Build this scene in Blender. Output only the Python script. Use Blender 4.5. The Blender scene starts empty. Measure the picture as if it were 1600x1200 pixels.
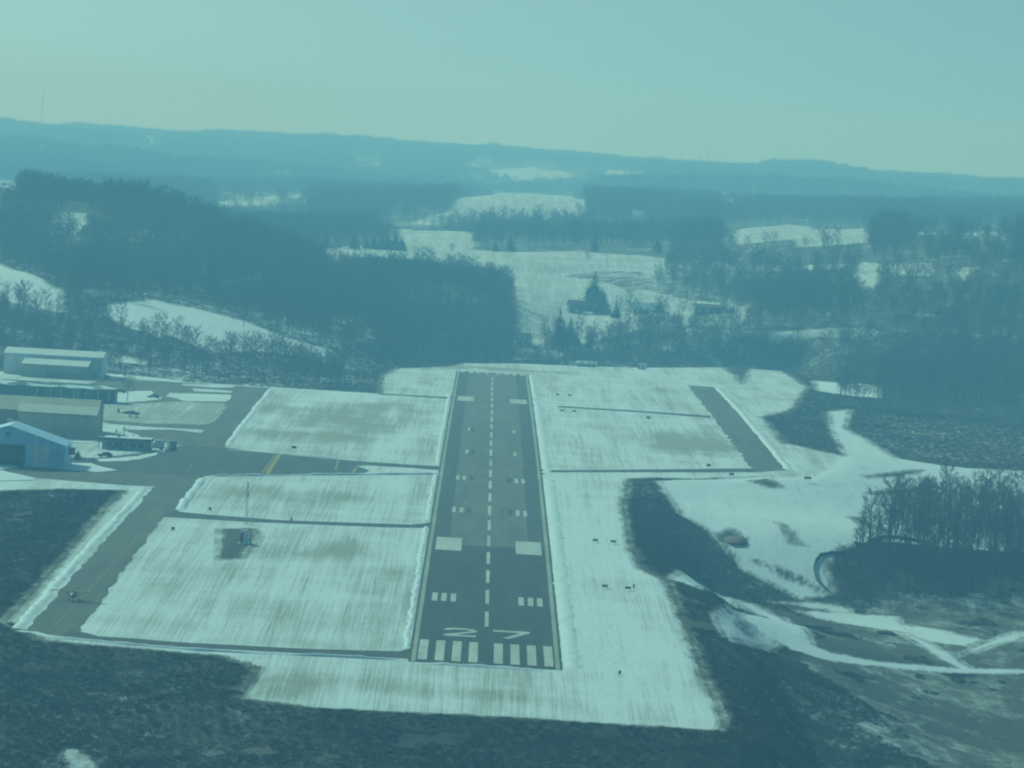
import bpy, bmesh, math, random
import numpy as np
from mathutils import Vector, Matrix, Euler

S = bpy.context.scene
COL = S.collection
RAD = math.radians

# ------------------------------------------------------------------ camera
F_PX, YAW, PIT, ROL = 10081.39, 0.00441811, 0.04122476, 0.05695945
CAM = np.array([-3.6964, -1323.02, 112.82])
_fw = np.array([math.sin(YAW)*math.cos(PIT), math.cos(YAW)*math.cos(PIT), -math.sin(PIT)])
_r0 = np.array([math.cos(YAW), -math.sin(YAW), 0.0]); _u0 = np.cross(_r0, _fw)
_R = _r0*math.cos(ROL) + _u0*math.sin(ROL); _U = -_r0*math.sin(ROL) + _u0*math.cos(ROL)
cd = bpy.data.cameras.new('camera')
cam = bpy.data.objects.new('camera', cd); COL.objects.link(cam)
cd.sensor_fit = 'HORIZONTAL'; cd.sensor_width = 36.0; cd.lens = 36.0*F_PX/1600.0
cd.clip_start = 1.0; cd.clip_end = 60000.0
cam.matrix_world = Matrix(((_R[0], _U[0], -_fw[0], CAM[0]), (_R[1], _U[1], -_fw[1], CAM[1]),
                           (_R[2], _U[2], -_fw[2], CAM[2]), (0, 0, 0, 1)))
S.camera = cam

# ------------------------------------------------------------------ light, sky, exposure
SUN_EL, SUN_AZ = RAD(30), RAD(-35)          # azimuth from +Y (the runway heading), negative = to the left
w = bpy.data.worlds.new('World'); S.world = w; w.use_nodes = True
nt = w.node_tree; nt.nodes.clear()
tc = nt.nodes.new('ShaderNodeTexCoord')
ad = nt.nodes.new('ShaderNodeVectorMath'); ad.operation = 'ADD'; ad.inputs[1].default_value = (0, 0, 0.30)
nm = nt.nodes.new('ShaderNodeVectorMath'); nm.operation = 'NORMALIZE'
sky = nt.nodes.new('ShaderNodeTexSky'); sky.sky_type = 'NISHITA'; sky.sun_disc = False
sky.sun_elevation = SUN_EL; sky.sun_rotation = SUN_AZ
sky.altitude = 500; sky.air_density = 1.3; sky.dust_density = 3.0; sky.ozone_density = 1.5
mx = nt.nodes.new('ShaderNodeMix'); mx.data_type = 'RGBA'; mx.blend_type = 'MULTIPLY'
mx.inputs[0].default_value = 1.0; mx.inputs[7].default_value = (0.435, 0.785, 0.69, 1)
bg = nt.nodes.new('ShaderNodeBackground'); bg.inputs[1].default_value = 0.10
wo = nt.nodes.new('ShaderNodeOutputWorld')
L = nt.links.new
L(tc.outputs['Generated'], ad.inputs[0]); L(ad.outputs[0], nm.inputs[0]); L(nm.outputs[0], sky.inputs[0])
L(sky.outputs[0], mx.inputs[6]); L(mx.outputs[2], bg.inputs[0]); L(bg.outputs[0], wo.inputs[0])
sd_ = bpy.data.lights.new('sun', 'SUN'); sd_.energy = 2.9; sd_.angle = RAD(0.5); sd_.color = (0.54, 1.0, 0.87)
sun = bpy.data.objects.new('sun', sd_); COL.objects.link(sun)
_sv = Vector((math.sin(SUN_AZ)*math.cos(SUN_EL), math.cos(SUN_AZ)*math.cos(SUN_EL), math.sin(SUN_EL)))
sun.rotation_euler = _sv.to_track_quat('Z', 'Y').to_euler(); sun.location = (0, 0, 400)
S.view_settings.view_transform = 'Standard'; S.view_settings.look = 'None'
S.view_settings.exposure = 0.0; S.view_settings.gamma = 1.0
S.render.engine = 'CYCLES'
S.cycles.use_denoising = True
S.cycles.max_bounces = 4; S.cycles.diffuse_bounces = 2; S.cycles.volume_bounces = 2; S.cycles.transparent_max_bounces = 4
S.cycles.filter_width = 2.0
S.cycles.use_adaptive_sampling = False

# ------------------------------------------------------------------ helpers: noise, polygons, terrain
rng = np.random.default_rng(7)
random.seed(7)

def vnoise(x, y, seed=0):
    xi = np.floor(x).astype(np.int64); yi = np.floor(y).astype(np.int64)
    fx = x-xi; fy = y-yi; fx = fx*fx*(3-2*fx); fy = fy*fy*(3-2*fy)
    def h(a, b):
        n = (a*374761393 + b*668265263 + seed*1442695041) & 0xffffffff
        n = ((n ^ (n >> 13))*1274126177) & 0xffffffff
        return ((n ^ (n >> 16)) & 0xffff)/65535.0
    return ((h(xi, yi)*(1-fx)+h(xi+1, yi)*fx)*(1-fy) + (h(xi, yi+1)*(1-fx)+h(xi+1, yi+1)*fx)*fy)*2-1

def fbm(x, y, seed=0, n=4):
    s = 0; a = 1.0; t = 0
    for i in range(n):
        s = s + a*vnoise(x*2**i, y*2**i, seed+i); t += a; a *= .5
    return s/t

def sdf(poly, x, y, reach=60.0):
    """signed distance to a polygon in metres, positive inside, clamped to -reach outside"""
    P = np.asarray(poly, float)
    out = np.full(x.shape, -reach)
    m = (x > P[:, 0].min()-reach) & (x < P[:, 0].max()+reach) & (y > P[:, 1].min()-reach) & (y < P[:, 1].max()+reach)
    if not m.any(): return out
    X = x[m]; Y = y[m]; d2 = np.full(X.shape, 1e12); ins = np.zeros(X.shape, bool)
    for i in range(len(P)):
        ax, ay = P[i]; bx, by = P[(i+1) % len(P)]
        ex, ey = bx-ax, by-ay; l2 = ex*ex+ey*ey
        if l2 < 1e-9: continue
        t = np.clip(((X-ax)*ex+(Y-ay)*ey)/l2, 0, 1)
        d2 = np.minimum(d2, (X-ax-t*ex)**2+(Y-ay-t*ey)**2)
        if ay != by:
            c = ((ay > Y) != (by > Y)) & (X < (bx-ax)*(Y-ay)/(by-ay)+ax)
            ins ^= c
    d = np.sqrt(d2); d = np.where(ins, d, -d)
    out[m] = np.maximum(d, -reach)
    return out

def prof(Y):                                     # the field is slightly crowned along its length
    Yc = np.clip(Y, -100, 1620)
    return 3.55-6.3069e-6*(Yc-750)**2

def ray(px, py): return _fw+_R*(px-800)/F_PX-_U*(py-600)/F_PX
def on_z(px, py, z):
    d = ray(px, py); return CAM+d*((z-CAM[2])/d[2])
def gp(px, py):                                  # a point of the airfield
    z = 0.0
    for i in range(30):
        q = on_z(px, py, z); z = float(prof(q[1]))
    return q
def at_d(px, py, D):                             # a point at forward distance D
    d = ray(px, py); return CAM+d*(D/d[1])

FIELD_PX = [(368, 1090), (402, 1042), (340, 1024), (200, 1012), (60, 1000), (4, 970), (60, 912), (188, 766), (100, 764), (-60, 768), (-500, 780),
            (-500, 545), (0, 580), (160, 584), (290, 596), (420, 604), (590, 614), (598, 584), (620, 575), (690, 572), (720, 567), (800, 567), (900, 571), (1000, 574),
            (1130, 573), (1225, 579), (1264, 604), (1240, 640), (1195, 652), (1225, 692), (1300, 712), (1250, 742), (1100, 748), (1020, 746), (985, 748), (976, 790), (985, 850),
            (1010, 890), (1045, 905), (1080, 990), (1100, 1050), (1135, 1128), (1128, 1141), (800, 1121), (500, 1106)]
FIELD = [tuple(gp(*p)[:2]) for p in FIELD_PX]

CTRL = []
def cz(px, py, z): CTRL.append(on_z(px, py, z))
def cD(px, py, D): CTRL.append(at_d(px, py, D))
def cw(px, D, z):
    q = at_d(px, 600, D); CTRL.append(np.array([q[0], q[1], z]))
for a in [(0, 1190, -10), (200, 1190, -9), (400, 1195, -7.5), (800, 1195, -5), (1130, 1195, -8), (0, 1040, -3.5), (150, 1060, -4), (300, 1080, -4),
          (60, 860, -2), (120, 840, -1.5), (0, 800, -1), (-200, 850, -5), (-300, 1050, -9),
          (1100, 950, -6), (1180, 880, -8), (1130, 1050, -8), (1200, 1000, -11), (1250, 920, -13), (1300, 1050, -15), (1500, 1000, -18), (1600, 1000, -18),
          (1800, 1000, -18), (1500, 1150, -22), (1600, 1190, -24), (1300, 1190, -19), (1100, 800, 1.2), (1200, 800, .4), (1250, 870, -6), (1400, 800, -2.5),
          (1550, 800, -4), (1400, 740, 1.4), (1590, 740, -1), (1800, 760, -3), (1300, 720, 3), (1320, 750, 2.3), (1250, 760, 2.6), (1150, 765, 2.4), (1250, 680, 2.5), (1300, 640, 0), (1450, 640, -3),
          (1590, 650, -4), (1800, 660, -4)]: cz(*a)
for a in [(1400, 600, 2920), (1400, 565, 3080), (1300, 540, 3100), (1360, 515, 3150), (1300, 450, 3400), (1350, 430, 3500), (1500, 420, 3500),
          (1250, 367, 4000), (1540, 367, 4000), (1600, 568, 3080), (1590, 596, 2960), (1500, 600, 2930), (1450, 500, 3200), (1600, 480, 3250), (1750, 400, 3600),
          (850, 558, 3080), (850, 500, 3300), (820, 450, 3550), (800, 412, 3800), (900, 396, 3950), (650, 376, 4300), (740, 366, 4450), (560, 372, 4250),
          (720, 332, 5200), (820, 306, 5800), (900, 311, 5800), (690, 347, 5000), (1000, 360, 5000), (1200, 360, 4900), (1100, 420, 3800),
          (1000, 440, 3650), (1100, 485, 3450), (950, 500, 3300), (1000, 560, 3080), (1200, 560, 3060), (1100, 322, 6200), (1300, 330, 6000),
          (1500, 332, 6000), (1750, 340, 6000), (500, 300, 7000), (500, 332, 6000), (400, 312, 6000),  
          (-300, 192, 11000), (0, 198, 11000), (60, 203, 11000), (140, 211, 11300), (200, 217, 11500), (300, 219, 11500), (380, 224, 11500), (470, 225, 11500), (560, 227, 12000), (620, 233, 12000),
          (700, 241, 12000), (800, 248, 12300), (860, 250, 12500), (920, 257, 12500), (1000, 261, 12000), (1060, 264, 11000), (1140, 263, 10500), (1200, 273, 10800), (1240, 266, 10400), (1290, 262, 10300),
          (1330, 268, 10300), (1380, 278, 10400), (1450, 286, 10500), (1520, 292, 10500), (1600, 302, 10500), (1750, 296, 10500), (1900, 310, 10500),
          (-200, 205, 8400), (0, 231, 8400), (60, 233, 8400), (120, 243, 8400), (200, 254, 8300), (260, 262, 8300), (330, 276, 8200), (420, 288, 8200), (500, 286, 8300), (580, 294, 8300), (660, 287, 8400), (740, 291, 8400), (820, 295, 8300), (900, 291, 8300),
          (980, 288, 8300), (1040, 291, 8300), (1100, 285, 8300), (1160, 293, 8300), (1230, 289, 8300), (1300, 285, 8200), (1370, 294, 8200), (1450, 308, 8200), (1530, 315, 8200), (1620, 322, 8200), (1750, 325, 8200),
          (560, 258, 10000), (760, 266, 10000), (850, 274, 9800), (950, 268, 10000), (1130, 276, 9800),
          (60, 318, 3420), (130, 318, 3400), (190, 318, 3400), (210, 322, 3400), (300, 347, 3350), (340, 364, 3350), (430, 394, 3350), (500, 424, 3350), (600, 441, 3350), (700, 446, 3330),
          (780, 466, 3300), (800, 520, 3150), (0, 292, 3600), (-200, 270, 3500), (110, 347, 3300), (0, 432, 2900), (90, 472, 2800), (200, 492, 2780),
          (350, 522, 2750), (540, 567, 2740), (0, 522, 2640), (100, 560, 2600), (300, 582, 2580), (500, 592, 2620), (400, 432, 3050), (150, 422, 3050),
          (600, 522, 2900), (700, 552, 2950), (620, 566, 2760), (-200, 480, 2700)]: cD(*a)
for a in [(300, 3900, 28), (100, 3900, 40), (500, 3800, 18), (650, 3700, 14), (760, 3600, 16), (300, 5000, 5), (0, 5500, 15), (640, 4800, 18), (860, 4500, 26),
          (1100, 4500, 32), (860, 7000, 20), (860, 6400, 30), (1400, 5000, 42), (1200, 7000, 28), (1500, 7000, 30), *[(q, 9100, 12+6*math.sin(q*.011)) for q in range(-150, 1850, 125)], *[(q, 7200, 14+5*math.sin(q*.013+1)) for q in range(-150, 1850, 125)],
          (800, 3030, -6), (1100, 3030, -5), (0, 16000, 5), (800, 16000, 5), (1600, 16000, 5), (-600, 900, -22), (800, 900, -22), (2200, 900, -35), (0, 500, -40), (1600, 500, -40),
          (800, 250, -50), (2500, 1700, -22), (-900, 1500, -10), (-900, 3000, 30), (2500, 3000, 20), (2500, 8000, 40), (-900, 8000, 40)]: cw(*a)
CT = np.array(CTRL)
_AN = np.array([1.0, 0.6])
def _phi(dx, dy): return np.sqrt((dx*_AN[0])**2+(dy*_AN[1])**2+40.0**2)
_n = len(CT)
_A = np.zeros((_n+3, _n+3)); _A[:_n, :_n] = _phi(CT[:, None, 0]-CT[None, :, 0], CT[:, None, 1]-CT[None, :, 1])
_A[:_n, _n] = 1; _A[:_n, _n+1] = CT[:, 0]/1000; _A[:_n, _n+2] = CT[:, 1]/1000
_A[_n:, :_n] = _A[:_n, _n:].T
_W = np.linalg.lstsq(_A, np.concatenate([CT[:, 2], [0, 0, 0]]), rcond=None)[0]

def outer(x, y):
    z = _W[_n]+_W[_n+1]*x/1000+_W[_n+2]*y/1000
    for i in range(_n): z = z+_W[i]*_phi(x-CT[i, 0], y-CT[i, 1])
    amp = np.clip((y-1500)/4000, 0.0, 1.0)
    z = z+fbm(x/160, y/260, 3)*(0.8+5.0*amp)+fbm(x/300, y/900, 9)*13*np.clip((y-3800)/4000, 0, 1)
    return z

def ss(a, b, v):
    t = np.clip((v-a)/(b-a), 0, 1); return t*t*(3-2*t)

def terrain(x, y, with_sd=False):
    x = np.atleast_1d(np.asarray(x, float)); y = np.atleast_1d(np.asarray(y, float))
    zo = outer(x, y); f = sdf(FIELD, x, y, 60)
    k = ss(-26, -0.5, f)
    z = zo*(1-k)+prof(y)*k
    z = z-0.25*np.exp(-((f+3)/4)**2)*(f < 3)
    return (z, f) if with_sd else z

def hit(px, py):
    """where the sight line through a picture point meets the ground"""
    d = ray(px, py); d = d/d[1]
    t = np.concatenate([np.arange(900, 4600, 8.0), np.arange(4600, 15000, 25.0)])
    P = CAM[None]+d[None]*t[:, None]
    g = P[:, 2]-terrain(P[:, 0], P[:, 1])
    i = np.argmax(g < 0) if (g < 0).any() else len(t)-1
    a, b = (t[i-1], t[i]) if i > 0 else (t[0], t[0])
    tt = np.linspace(a, b, 12); P = CAM[None]+d[None]*tt[:, None]
    g = P[:, 2]-terrain(P[:, 0], P[:, 1])
    j = int(np.argmax(g < 0)) if (g < 0).any() else 11
    return P[j]
def zt(x, y): return float(terrain(x, y)[0])
def poly(pts): return [tuple(hit(*p)[:2]) for p in pts]
def fpoly(pts): return [tuple(gp(*p)[:2]) for p in pts]

# ------------------------------------------------------------------ helpers: materials
def mat(name, rgb, rough=0.8, var=0.18, scale=1.5, metal=0.0, bump=0.0, stretch=(1, 1, 1)):
    m = bpy.data.materials.new(name); m.use_nodes = True
    n = m.node_tree.nodes; l = m.node_tree.links.new
    b = n['Principled BSDF']; b.inputs['Roughness'].default_value = rough; b.inputs['Metallic'].default_value = metal
    tcn = n.new('ShaderNodeTexCoord'); mp = n.new('ShaderNodeMapping'); mp.inputs['Scale'].default_value = stretch
    no = n.new('ShaderNodeTexNoise'); no.inputs['Scale'].default_value = scale; no.inputs['Detail'].default_value = 4
    rp = n.new('ShaderNodeMapRange'); rp.inputs[1].default_value = 0.3; rp.inputs[2].default_value = 0.7
    rp.inputs[3].default_value = 1-var; rp.inputs[4].default_value = 1+var
    mul = n.new('ShaderNodeVectorMath'); mul.operation = 'SCALE'; mul.inputs[0].default_value = rgb
    l(tcn.outputs['Object'], mp.inputs[0]); l(mp.outputs[0], no.inputs['Vector']); l(no.outputs[0], rp.inputs[0])
    l(rp.outputs[0], mul.inputs['Scale']); l(mul.outputs[0], b.inputs['Base Color'])
    if bump:
        bp = n.new('ShaderNodeBump'); bp.inputs['Strength'].default_value = bump; l(no.outputs[0], bp.inputs['Height']); l(bp.outputs[0], b.inputs['Normal'])
    return m

class NB:
    """small node-building helper for the ground and paving materials"""
    def __init__(s, name, rough=0.9):
        s.m = bpy.data.materials.new(name); s.m.use_nodes = True; s.t = s.m.node_tree
        s.b = s.t.nodes['Principled BSDF']; s.b.inputs['Roughness'].default_value = rough
        s.b.inputs['Specular IOR Level'].default_value = 0.2
        s.pos = s.t.nodes.new('ShaderNodeNewGeometry').outputs['Position']
    def link(s, a, b): s.t.links.new(a, b)
    def attr(s, n):
        a = s.t.nodes.new('ShaderNodeAttribute'); a.attribute_name = n; return a.outputs['Fac']
    def noise(s, scale, detail=5, rough=.55, rot=0.0):
        mp = s.t.nodes.new('ShaderNodeMapping'); mp.inputs['Scale'].default_value = scale; mp.inputs['Rotation'].default_value = (0, 0, rot)
        no = s.t.nodes.new('ShaderNodeTexNoise'); no.inputs['Scale'].default_value = 1.0; no.inputs['Detail'].default_value = detail; no.inputs['Roughness'].default_value = rough
        s.link(s.pos, mp.inputs[0]); s.link(mp.outputs[0], no.inputs['Vector']); return no.outputs[0]
    def math(s, op, a, b=None, c=None):
        n = s.t.nodes.new('ShaderNodeMath'); n.operation = op
        for i, v in enumerate((a, b, c)):
            if v is None: continue
            if isinstance(v, (int, float)): n.inputs[i].default_value = v
            else: s.link(v, n.inputs[i])
        return n.outputs[0]
    def rng(s, v, a, b, c=0.0, d=1.0, smooth=True):
        n = s.t.nodes.new('ShaderNodeMapRange'); n.interpolation_type = 'SMOOTHSTEP' if smooth else 'LINEAR'
        s.link(v, n.inputs[0])
        for i, q in zip((1, 2, 3, 4), (a, b, c, d)): n.inputs[i].default_value = q
        return n.outputs[0]
    def mix(s, f, a, b):
        n = s.t.nodes.new('ShaderNodeMix'); n.data_type = 'RGBA'
        for i, v in ((0, f), (6, a), (7, b)):
            if isinstance(v, (int, float)): n.inputs[i].default_value = v
            elif isinstance(v, tuple): n.inputs[i].default_value = (*v, 1)
            else: s.link(v, n.inputs[i])
        return n.outputs[2]
    def bump(s, h, st, dist=1.0):
        n = s.t.nodes.new('ShaderNodeBump'); n.inputs['Strength'].default_value = st; n.inputs['Distance'].default_value = dist
        s.link(h, n.inputs['Height']); s.link(n.outputs[0], s.b.inputs['Normal'])
    def out(s, c): s.link(c, s.b.inputs['Base Color']); return s.m

SNOW = (0.80, 0.82, 0.84)
def snow_with_grass(k, tan):
    """snow with dead grass showing in mown rows; tan 0..1 says how thin the snow is"""
    rows = k.noise((2.0, 0.012, 0.2), 3, .6, .03); rows2 = k.noise((0.20, 0.004, .1), 3, .5, -.03); cross = k.noise((0.03, 0.03, .1), 6, .62); fine = k.noise((2.6, 0.16, .5), 4, .65)
    v = k.math('ADD', k.math('MULTIPLY', rows, .45), k.math('ADD', k.math('MULTIPLY', rows2, .3), k.math('ADD', k.math('MULTIPLY', cross, .35), k.math('MULTIPLY', fine, .2))))
    v = k.math('ADD', v, k.math('MULTIPLY', tan, .46))
    f = k.rng(v, .68, 1.03, 0, .84)
    grass = k.mix(k.noise((.3, .05, .1), 4), (.22, .195, .13), (.36, .32, .23))
    return k.mix(f, SNOW, grass), v

def ground_material():
    k = NB('ground_cover', .95)
    sn = k.attr('snow'); tan = k.attr('thin'); mo = k.attr('mottle')
    n1 = k.noise((.45, .06, .2), 7, .62); n2 = k.noise((.06, .012, .02), 4)
    e = k.math('ADD', sn, k.math('ADD', k.math('MULTIPLY', k.math('SUBTRACT', n1, .5), 4.5), k.math('MULTIPLY', k.math('SUBTRACT', n2, .5), 4.0)))
    f1 = k.rng(e, -1.5, 1.6)
    mn = k.math('ADD', k.math('MULTIPLY', k.noise((.13, .05, .1), 10, .74, .25), .65), k.math('MULTIPLY', k.noise((.018, .014, .1), 4), .35))
    f2 = k.rng(k.math('ADD', mn, k.math('MULTIPLY', mo, .32)), .57, .76)
    f = k.math('MAXIMUM', f1, f2)
    c_sn, _ = snow_with_grass(k, tan)
    b1 = k.noise((.35, .12, .2), 7, .65, .4); b2 = k.noise((.03, .02, .05), 4)
    bare = k.mix(k.rng(b1, .3, .7), (.030, .028, .022), (.060, .051, .036))
    bare = k.mix(k.rng(b2, .42, .68, 0, .6), bare, (.115, .090, .056))
    bare = k.mix(k.rng(tan, .45, 1.0, 0, .85), bare, k.mix(b1, (.10, .085, .055), (.22, .17, .10)))
    col = k.mix(f, bare, c_sn)
    k.bump(k.noise((.5, .15, .3), 6, .6), .35, .5)
    return k.out(col)

def snow_material():
    k = NB('snow', .9); c, v = snow_with_grass(k, k.math('MULTIPLY', k.attr('thin'), 1.0)); k.bump(k.noise((1.1, .8, .9), 5), .4, .4); return k.out(c)

def paving_material(name, a, b, stain=.5):
    k = NB(name, .92)
    n1 = k.noise((.25, .02, .1), 5, .6); n2 = k.noise((.9, .6, .3), 6, .65); n3 = k.noise((.03, .006, .03), 3)
    v = k.math('ADD', k.math('MULTIPLY', n1, .5), k.math('ADD', k.math('MULTIPLY', n2, .25), k.math('MULTIPLY', n3, .25)))
    c = k.mix(k.rng(v, .40, .60), a, b); p = k.rng(k.noise((.16, .05, .1), 2), .60, .64, 0, .35)
    return k.out(k.mix(p, c, tuple(q*.72 for q in a)))

M = {}
M['ground'] = ground_material(); M['snow'] = snow_material()
M['asphalt_new'] = paving_material('dark_asphalt', (.026, .032, .036), (.058, .061, .062))
M['asphalt_edge'] = paving_material('runway_asphalt', (.052, .056, .058), (.082, .082, .078))
M['asphalt_old'] = paving_material('weathered_asphalt', (.125, .118, .100), (.185, .170, .142))
M['asphalt_taxi'] = paving_material('taxiway_asphalt', (.108, .098, .080), (.152, .137, .111))
M['paint'] = paving_material('white_paint', (.46, .45, .40), (.66, .64, .58))
M['yellow'] = paving_material('yellow_paint', (.38, .24, .05), (.50, .32, .08))
M['edge_paint'] = paving_material('edge_line_paint', (.34, .32, .25), (.46, .43, .34))
M['bark'] = mat('bark', (.085, .072, .058), .95, .25, 3)
M['twig'] = mat('twig', (.105, .088, .070), .95, .25, 3)
M['needle'] = mat('needles', (.022, .040, .026), .9, .35, 2)
M['shrub'] = mat('shrub_stems', (.085, .070, .047), .95, .4, .02)
M['white_metal'] = mat('white_metal', (.62, .64, .68), .5, 0.13, 1.0, stretch=(1.1, .35, .06))
M['white_roof'] = mat('pale_roof', (.72, .72, .70), .5, 0.13, 1.0, stretch=(1.1, .35, .06))
M['tan_metal'] = mat('tan_metal', (.40, .36, .26), .6, 0.13, 1.0, stretch=(1.1, .35, .06))
M['tan_dark'] = mat('brown_metal', (.26, .225, .155), .6, 0.13, 1.0, stretch=(1.1, .35, .06))
M['tan_roof'] = mat('tan_roof', (.56, .52, .42), .5, 0.13, 1.0, stretch=(1.1, .35, .06))
M['green_metal'] = mat('green_metal', (.030, .13, .085), .6, 0.195, 1.0, stretch=(1.1, .35, .06))
M['blue_metal'] = mat('blue_metal', (.30, .50, .80), .5, 0.13, 1.0, stretch=(1.1, .35, .06))
M['blue_light'] = mat('light_blue_metal', (.42, .60, .86), .5, 0.13, 1.0, stretch=(1.1, .35, .06))
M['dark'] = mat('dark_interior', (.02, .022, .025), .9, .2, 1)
M['glass'] = mat('dark_glass', (.03, .04, .05), .15, .1, 1)
M['grey'] = mat('grey_siding', (.30, .30, .29), .7, .15, 1)
M['brown'] = mat('brown_siding', (.10, .075, .055), .8, .2, 1)
M['white'] = mat('white_finish', (.75, .75, .74), .5, .06, 1)
M['red'] = mat('red_finish', (.52, .05, .045), .5, .10, 1)
M['orange'] = mat('orange_yellow_finish', (.55, .30, .08), .45, .08, 1)
M['steel'] = mat('galvanised_steel', (.30, .31, .32), .5, .15, 2, .4)
M['black'] = mat('black_rubber', (.02, .02, .02), .8, .2, 2)
M['car_grey'] = mat('grey_car_paint', (.16, .17, .18), .35, .06, 1)
M['car_dark'] = mat('dark_car_paint', (.03, .035, .045), .35, .06, 1)
M['car_red'] = mat('red_car_paint', (.22, .04, .04), .35, .06, 1)
M['fabric'] = mat('silt_fabric', (.03, .035, .04), .9, .2, 1)
def green_roof_mat():
    k = NB('green_roof_with_snow', .7); f = k.rng(k.noise((.10, .18, .1), 4), .47, .53)
    return k.out(k.mix(f, (.05, .10, .08), SNOW))
M['green_roof'] = green_roof_mat()

# ------------------------------------------------------------------ helpers: meshes and objects
class MB:
    def __init__(s): s.v = []; s.f = []
    def add(s, vs, fs):
        o = len(s.v); s.v += [tuple(map(float, q)) for q in vs]; s.f += [tuple(o+i for i in q) for q in fs]; return s
    def box(s, x0, x1, y0, y1, z0, z1):
        return s.add([(x0, y0, z0), (x1, y0, z0), (x1, y1, z0), (x0, y1, z0), (x0, y0, z1), (x1, y0, z1), (x1, y1, z1), (x0, y1, z1)],
                     [(0, 3, 2, 1), (4, 5, 6, 7), (0, 1, 5, 4), (1, 2, 6, 5), (2, 3, 7, 6), (3, 0, 4, 7)])
    def tube(s, pts, rad, n=6, caps=True):
        pts = [np.array(p, float) for p in pts]; rad = rad if hasattr(rad, '__len__') else [rad]*len(pts)
        o = len(s.v); rings = []
        for i, p in enumerate(pts):
            d = pts[min(i+1, len(pts)-1)]-pts[max(i-1, 0)]; d = d/(np.linalg.norm(d)+1e-9)
            a = np.cross(d, (0, 0, 1) if abs(d[2]) < .9 else (1, 0, 0)); a /= np.linalg.norm(a); b = np.cross(d, a)
            rings.append([p+rad[i]*(math.cos(2*math.pi*j/n)*a+math.sin(2*math.pi*j/n)*b) for j in range(n)])
        vs = [q for r in rings for q in r]; fs = []
        for i in range(len(pts)-1):
            for j in range(n): fs.append((i*n+j, i*n+(j+1) % n, (i+1)*n+(j+1) % n, (i+1)*n+j))
        if caps: fs += [tuple(range(n))[::-1], tuple((len(pts)-1)*n+j for j in range(n))]
        return s.add(vs, fs)
    def prism(s, prof2, axis, a, b):
        """extrude a 2-D outline along x or y"""
        n = len(prof2)
        mk = (lambda p, t: (t, p[0], p[1])) if axis == 'x' else (lambda p, t: (p[0], t, p[1]))
        vs = [mk(p, a) for p in prof2]+[mk(p, b) for p in prof2]
        return s.add(vs, [tuple(range(n))[::-1], tuple(range(n, 2*n))]+[(i, (i+1) % n, n+(i+1) % n, n+i) for i in range(n)])
    def mesh(s, name, material, smooth=False):
        me = bpy.data.meshes.new(name); me.from_pydata(s.v, [], s.f)
        me.materials.append(material)
        bm = bmesh.new(); bm.from_mesh(me); bmesh.ops.recalc_face_normals(bm, faces=bm.faces); bm.to_mesh(me); bm.free()
        if smooth: me.polygons.foreach_set('use_smooth', [True]*len(me.polygons))
        return me
    def build(s, name, material, parent=None, smooth=False):
        return link(name, s.mesh(name, material, smooth), parent)

def link(name, me, parent=None):
    o = bpy.data.objects.new(name, me); COL.objects.link(o)
    if parent: o.parent = parent
    return o
def tag(o, label=None, cat=None, group=None, kind=None):
    if label: o['label'] = label
    if cat: o['category'] = cat
    if group: o['group'] = group
    if kind: o['kind'] = kind
    return o
def thing(name, label, cat, loc, rz=0, group=None, sc=None):
    o = bpy.data.objects.new(name, None); COL.objects.link(o); o.location = tuple(map(float, loc)); o.rotation_euler = (0, 0, rz)
    o.empty_display_size = 1
    if sc: o.scale = (sc, sc, sc) if not hasattr(sc, '__len__') else sc
    return tag(o, label, cat, group)
def copy_tree(o, loc, rz=0, label=None, group=None, sc=None):
    c = o.copy(); COL.objects.link(c); c.location = tuple(map(float, loc)); c.rotation_euler = (0, 0, rz)
    if sc: c.scale = (sc, sc, sc) if not hasattr(sc, '__len__') else sc
    if label: c['label'] = label
    if group: c['group'] = group
    for ch in list(o.children):
        d = ch.copy(); COL.objects.link(d); d.parent = c
        for g in list(ch.children):
            e = g.copy(); COL.objects.link(e); e.parent = d
    return c

def rough_edge(pl, step=3.0, amp=.5, seed=0):
    out = []
    n = len(pl)
    for i in range(n):
        a = np.array(pl[i]); b = np.array(pl[(i+1) % n]); d = np.linalg.norm(b-a); m = max(1, int(d/step))
        nrm = np.array([-(b-a)[1], (b-a)[0]])/(d+1e-9)
        for j in range(m):
            p = a+(b-a)*j/m
            out.append(tuple(p+nrm*amp*float(fbm(np.array([p[0]/5.0]), np.array([p[1]/9.0]), seed, 3)[0])*1.6))
    return out

def sheet(name, pl, off, material, ystep=12.0, thin=None, kind='structure'):
    """a flat sheet lying on the crowned field, cut into bands so that it follows the crown"""
    P = np.array(pl, float); ys = set(np.round(P[:, 1], 4)); y0, y1 = P[:, 1].min(), P[:, 1].max()
    ys |= set(np.round(np.arange(y0, y1, ystep), 4)); ys = sorted(ys)
    mb = MB()
    for a, b in zip(ys[:-1], ys[1:]):
        if b-a < 1e-3: continue
        ym = (a+b)/2; cr = []
        for i in range(len(P)):
            p, q = P[i], P[(i+1) % len(P)]
            if (p[1] > ym) != (q[1] > ym):
                f = lambda y: p[0]+(q[0]-p[0])*(y-p[1])/(q[1]-p[1])
                cr.append((f(ym), f(a), f(b)))
        cr.sort()
        za, zb = float(prof(a))+off, float(prof(b))+off
        for (m0, l0, u0), (m1, l1, u1) in zip(cr[::2], cr[1::2]):
            mb.add([(l0, a, za), (l1, a, za), (u1, b, zb), (u0, b, zb)], [(0, 1, 2, 3)])
    o = mb.build(name, material)
    if thin is not None:
        at = o.data.attributes.new('thin', 'FLOAT', 'POINT'); at.data.foreach_set('value', np.full(len(o.data.vertices), thin, np.float32))
    return tag(o, kind=kind) if kind else o

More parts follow.
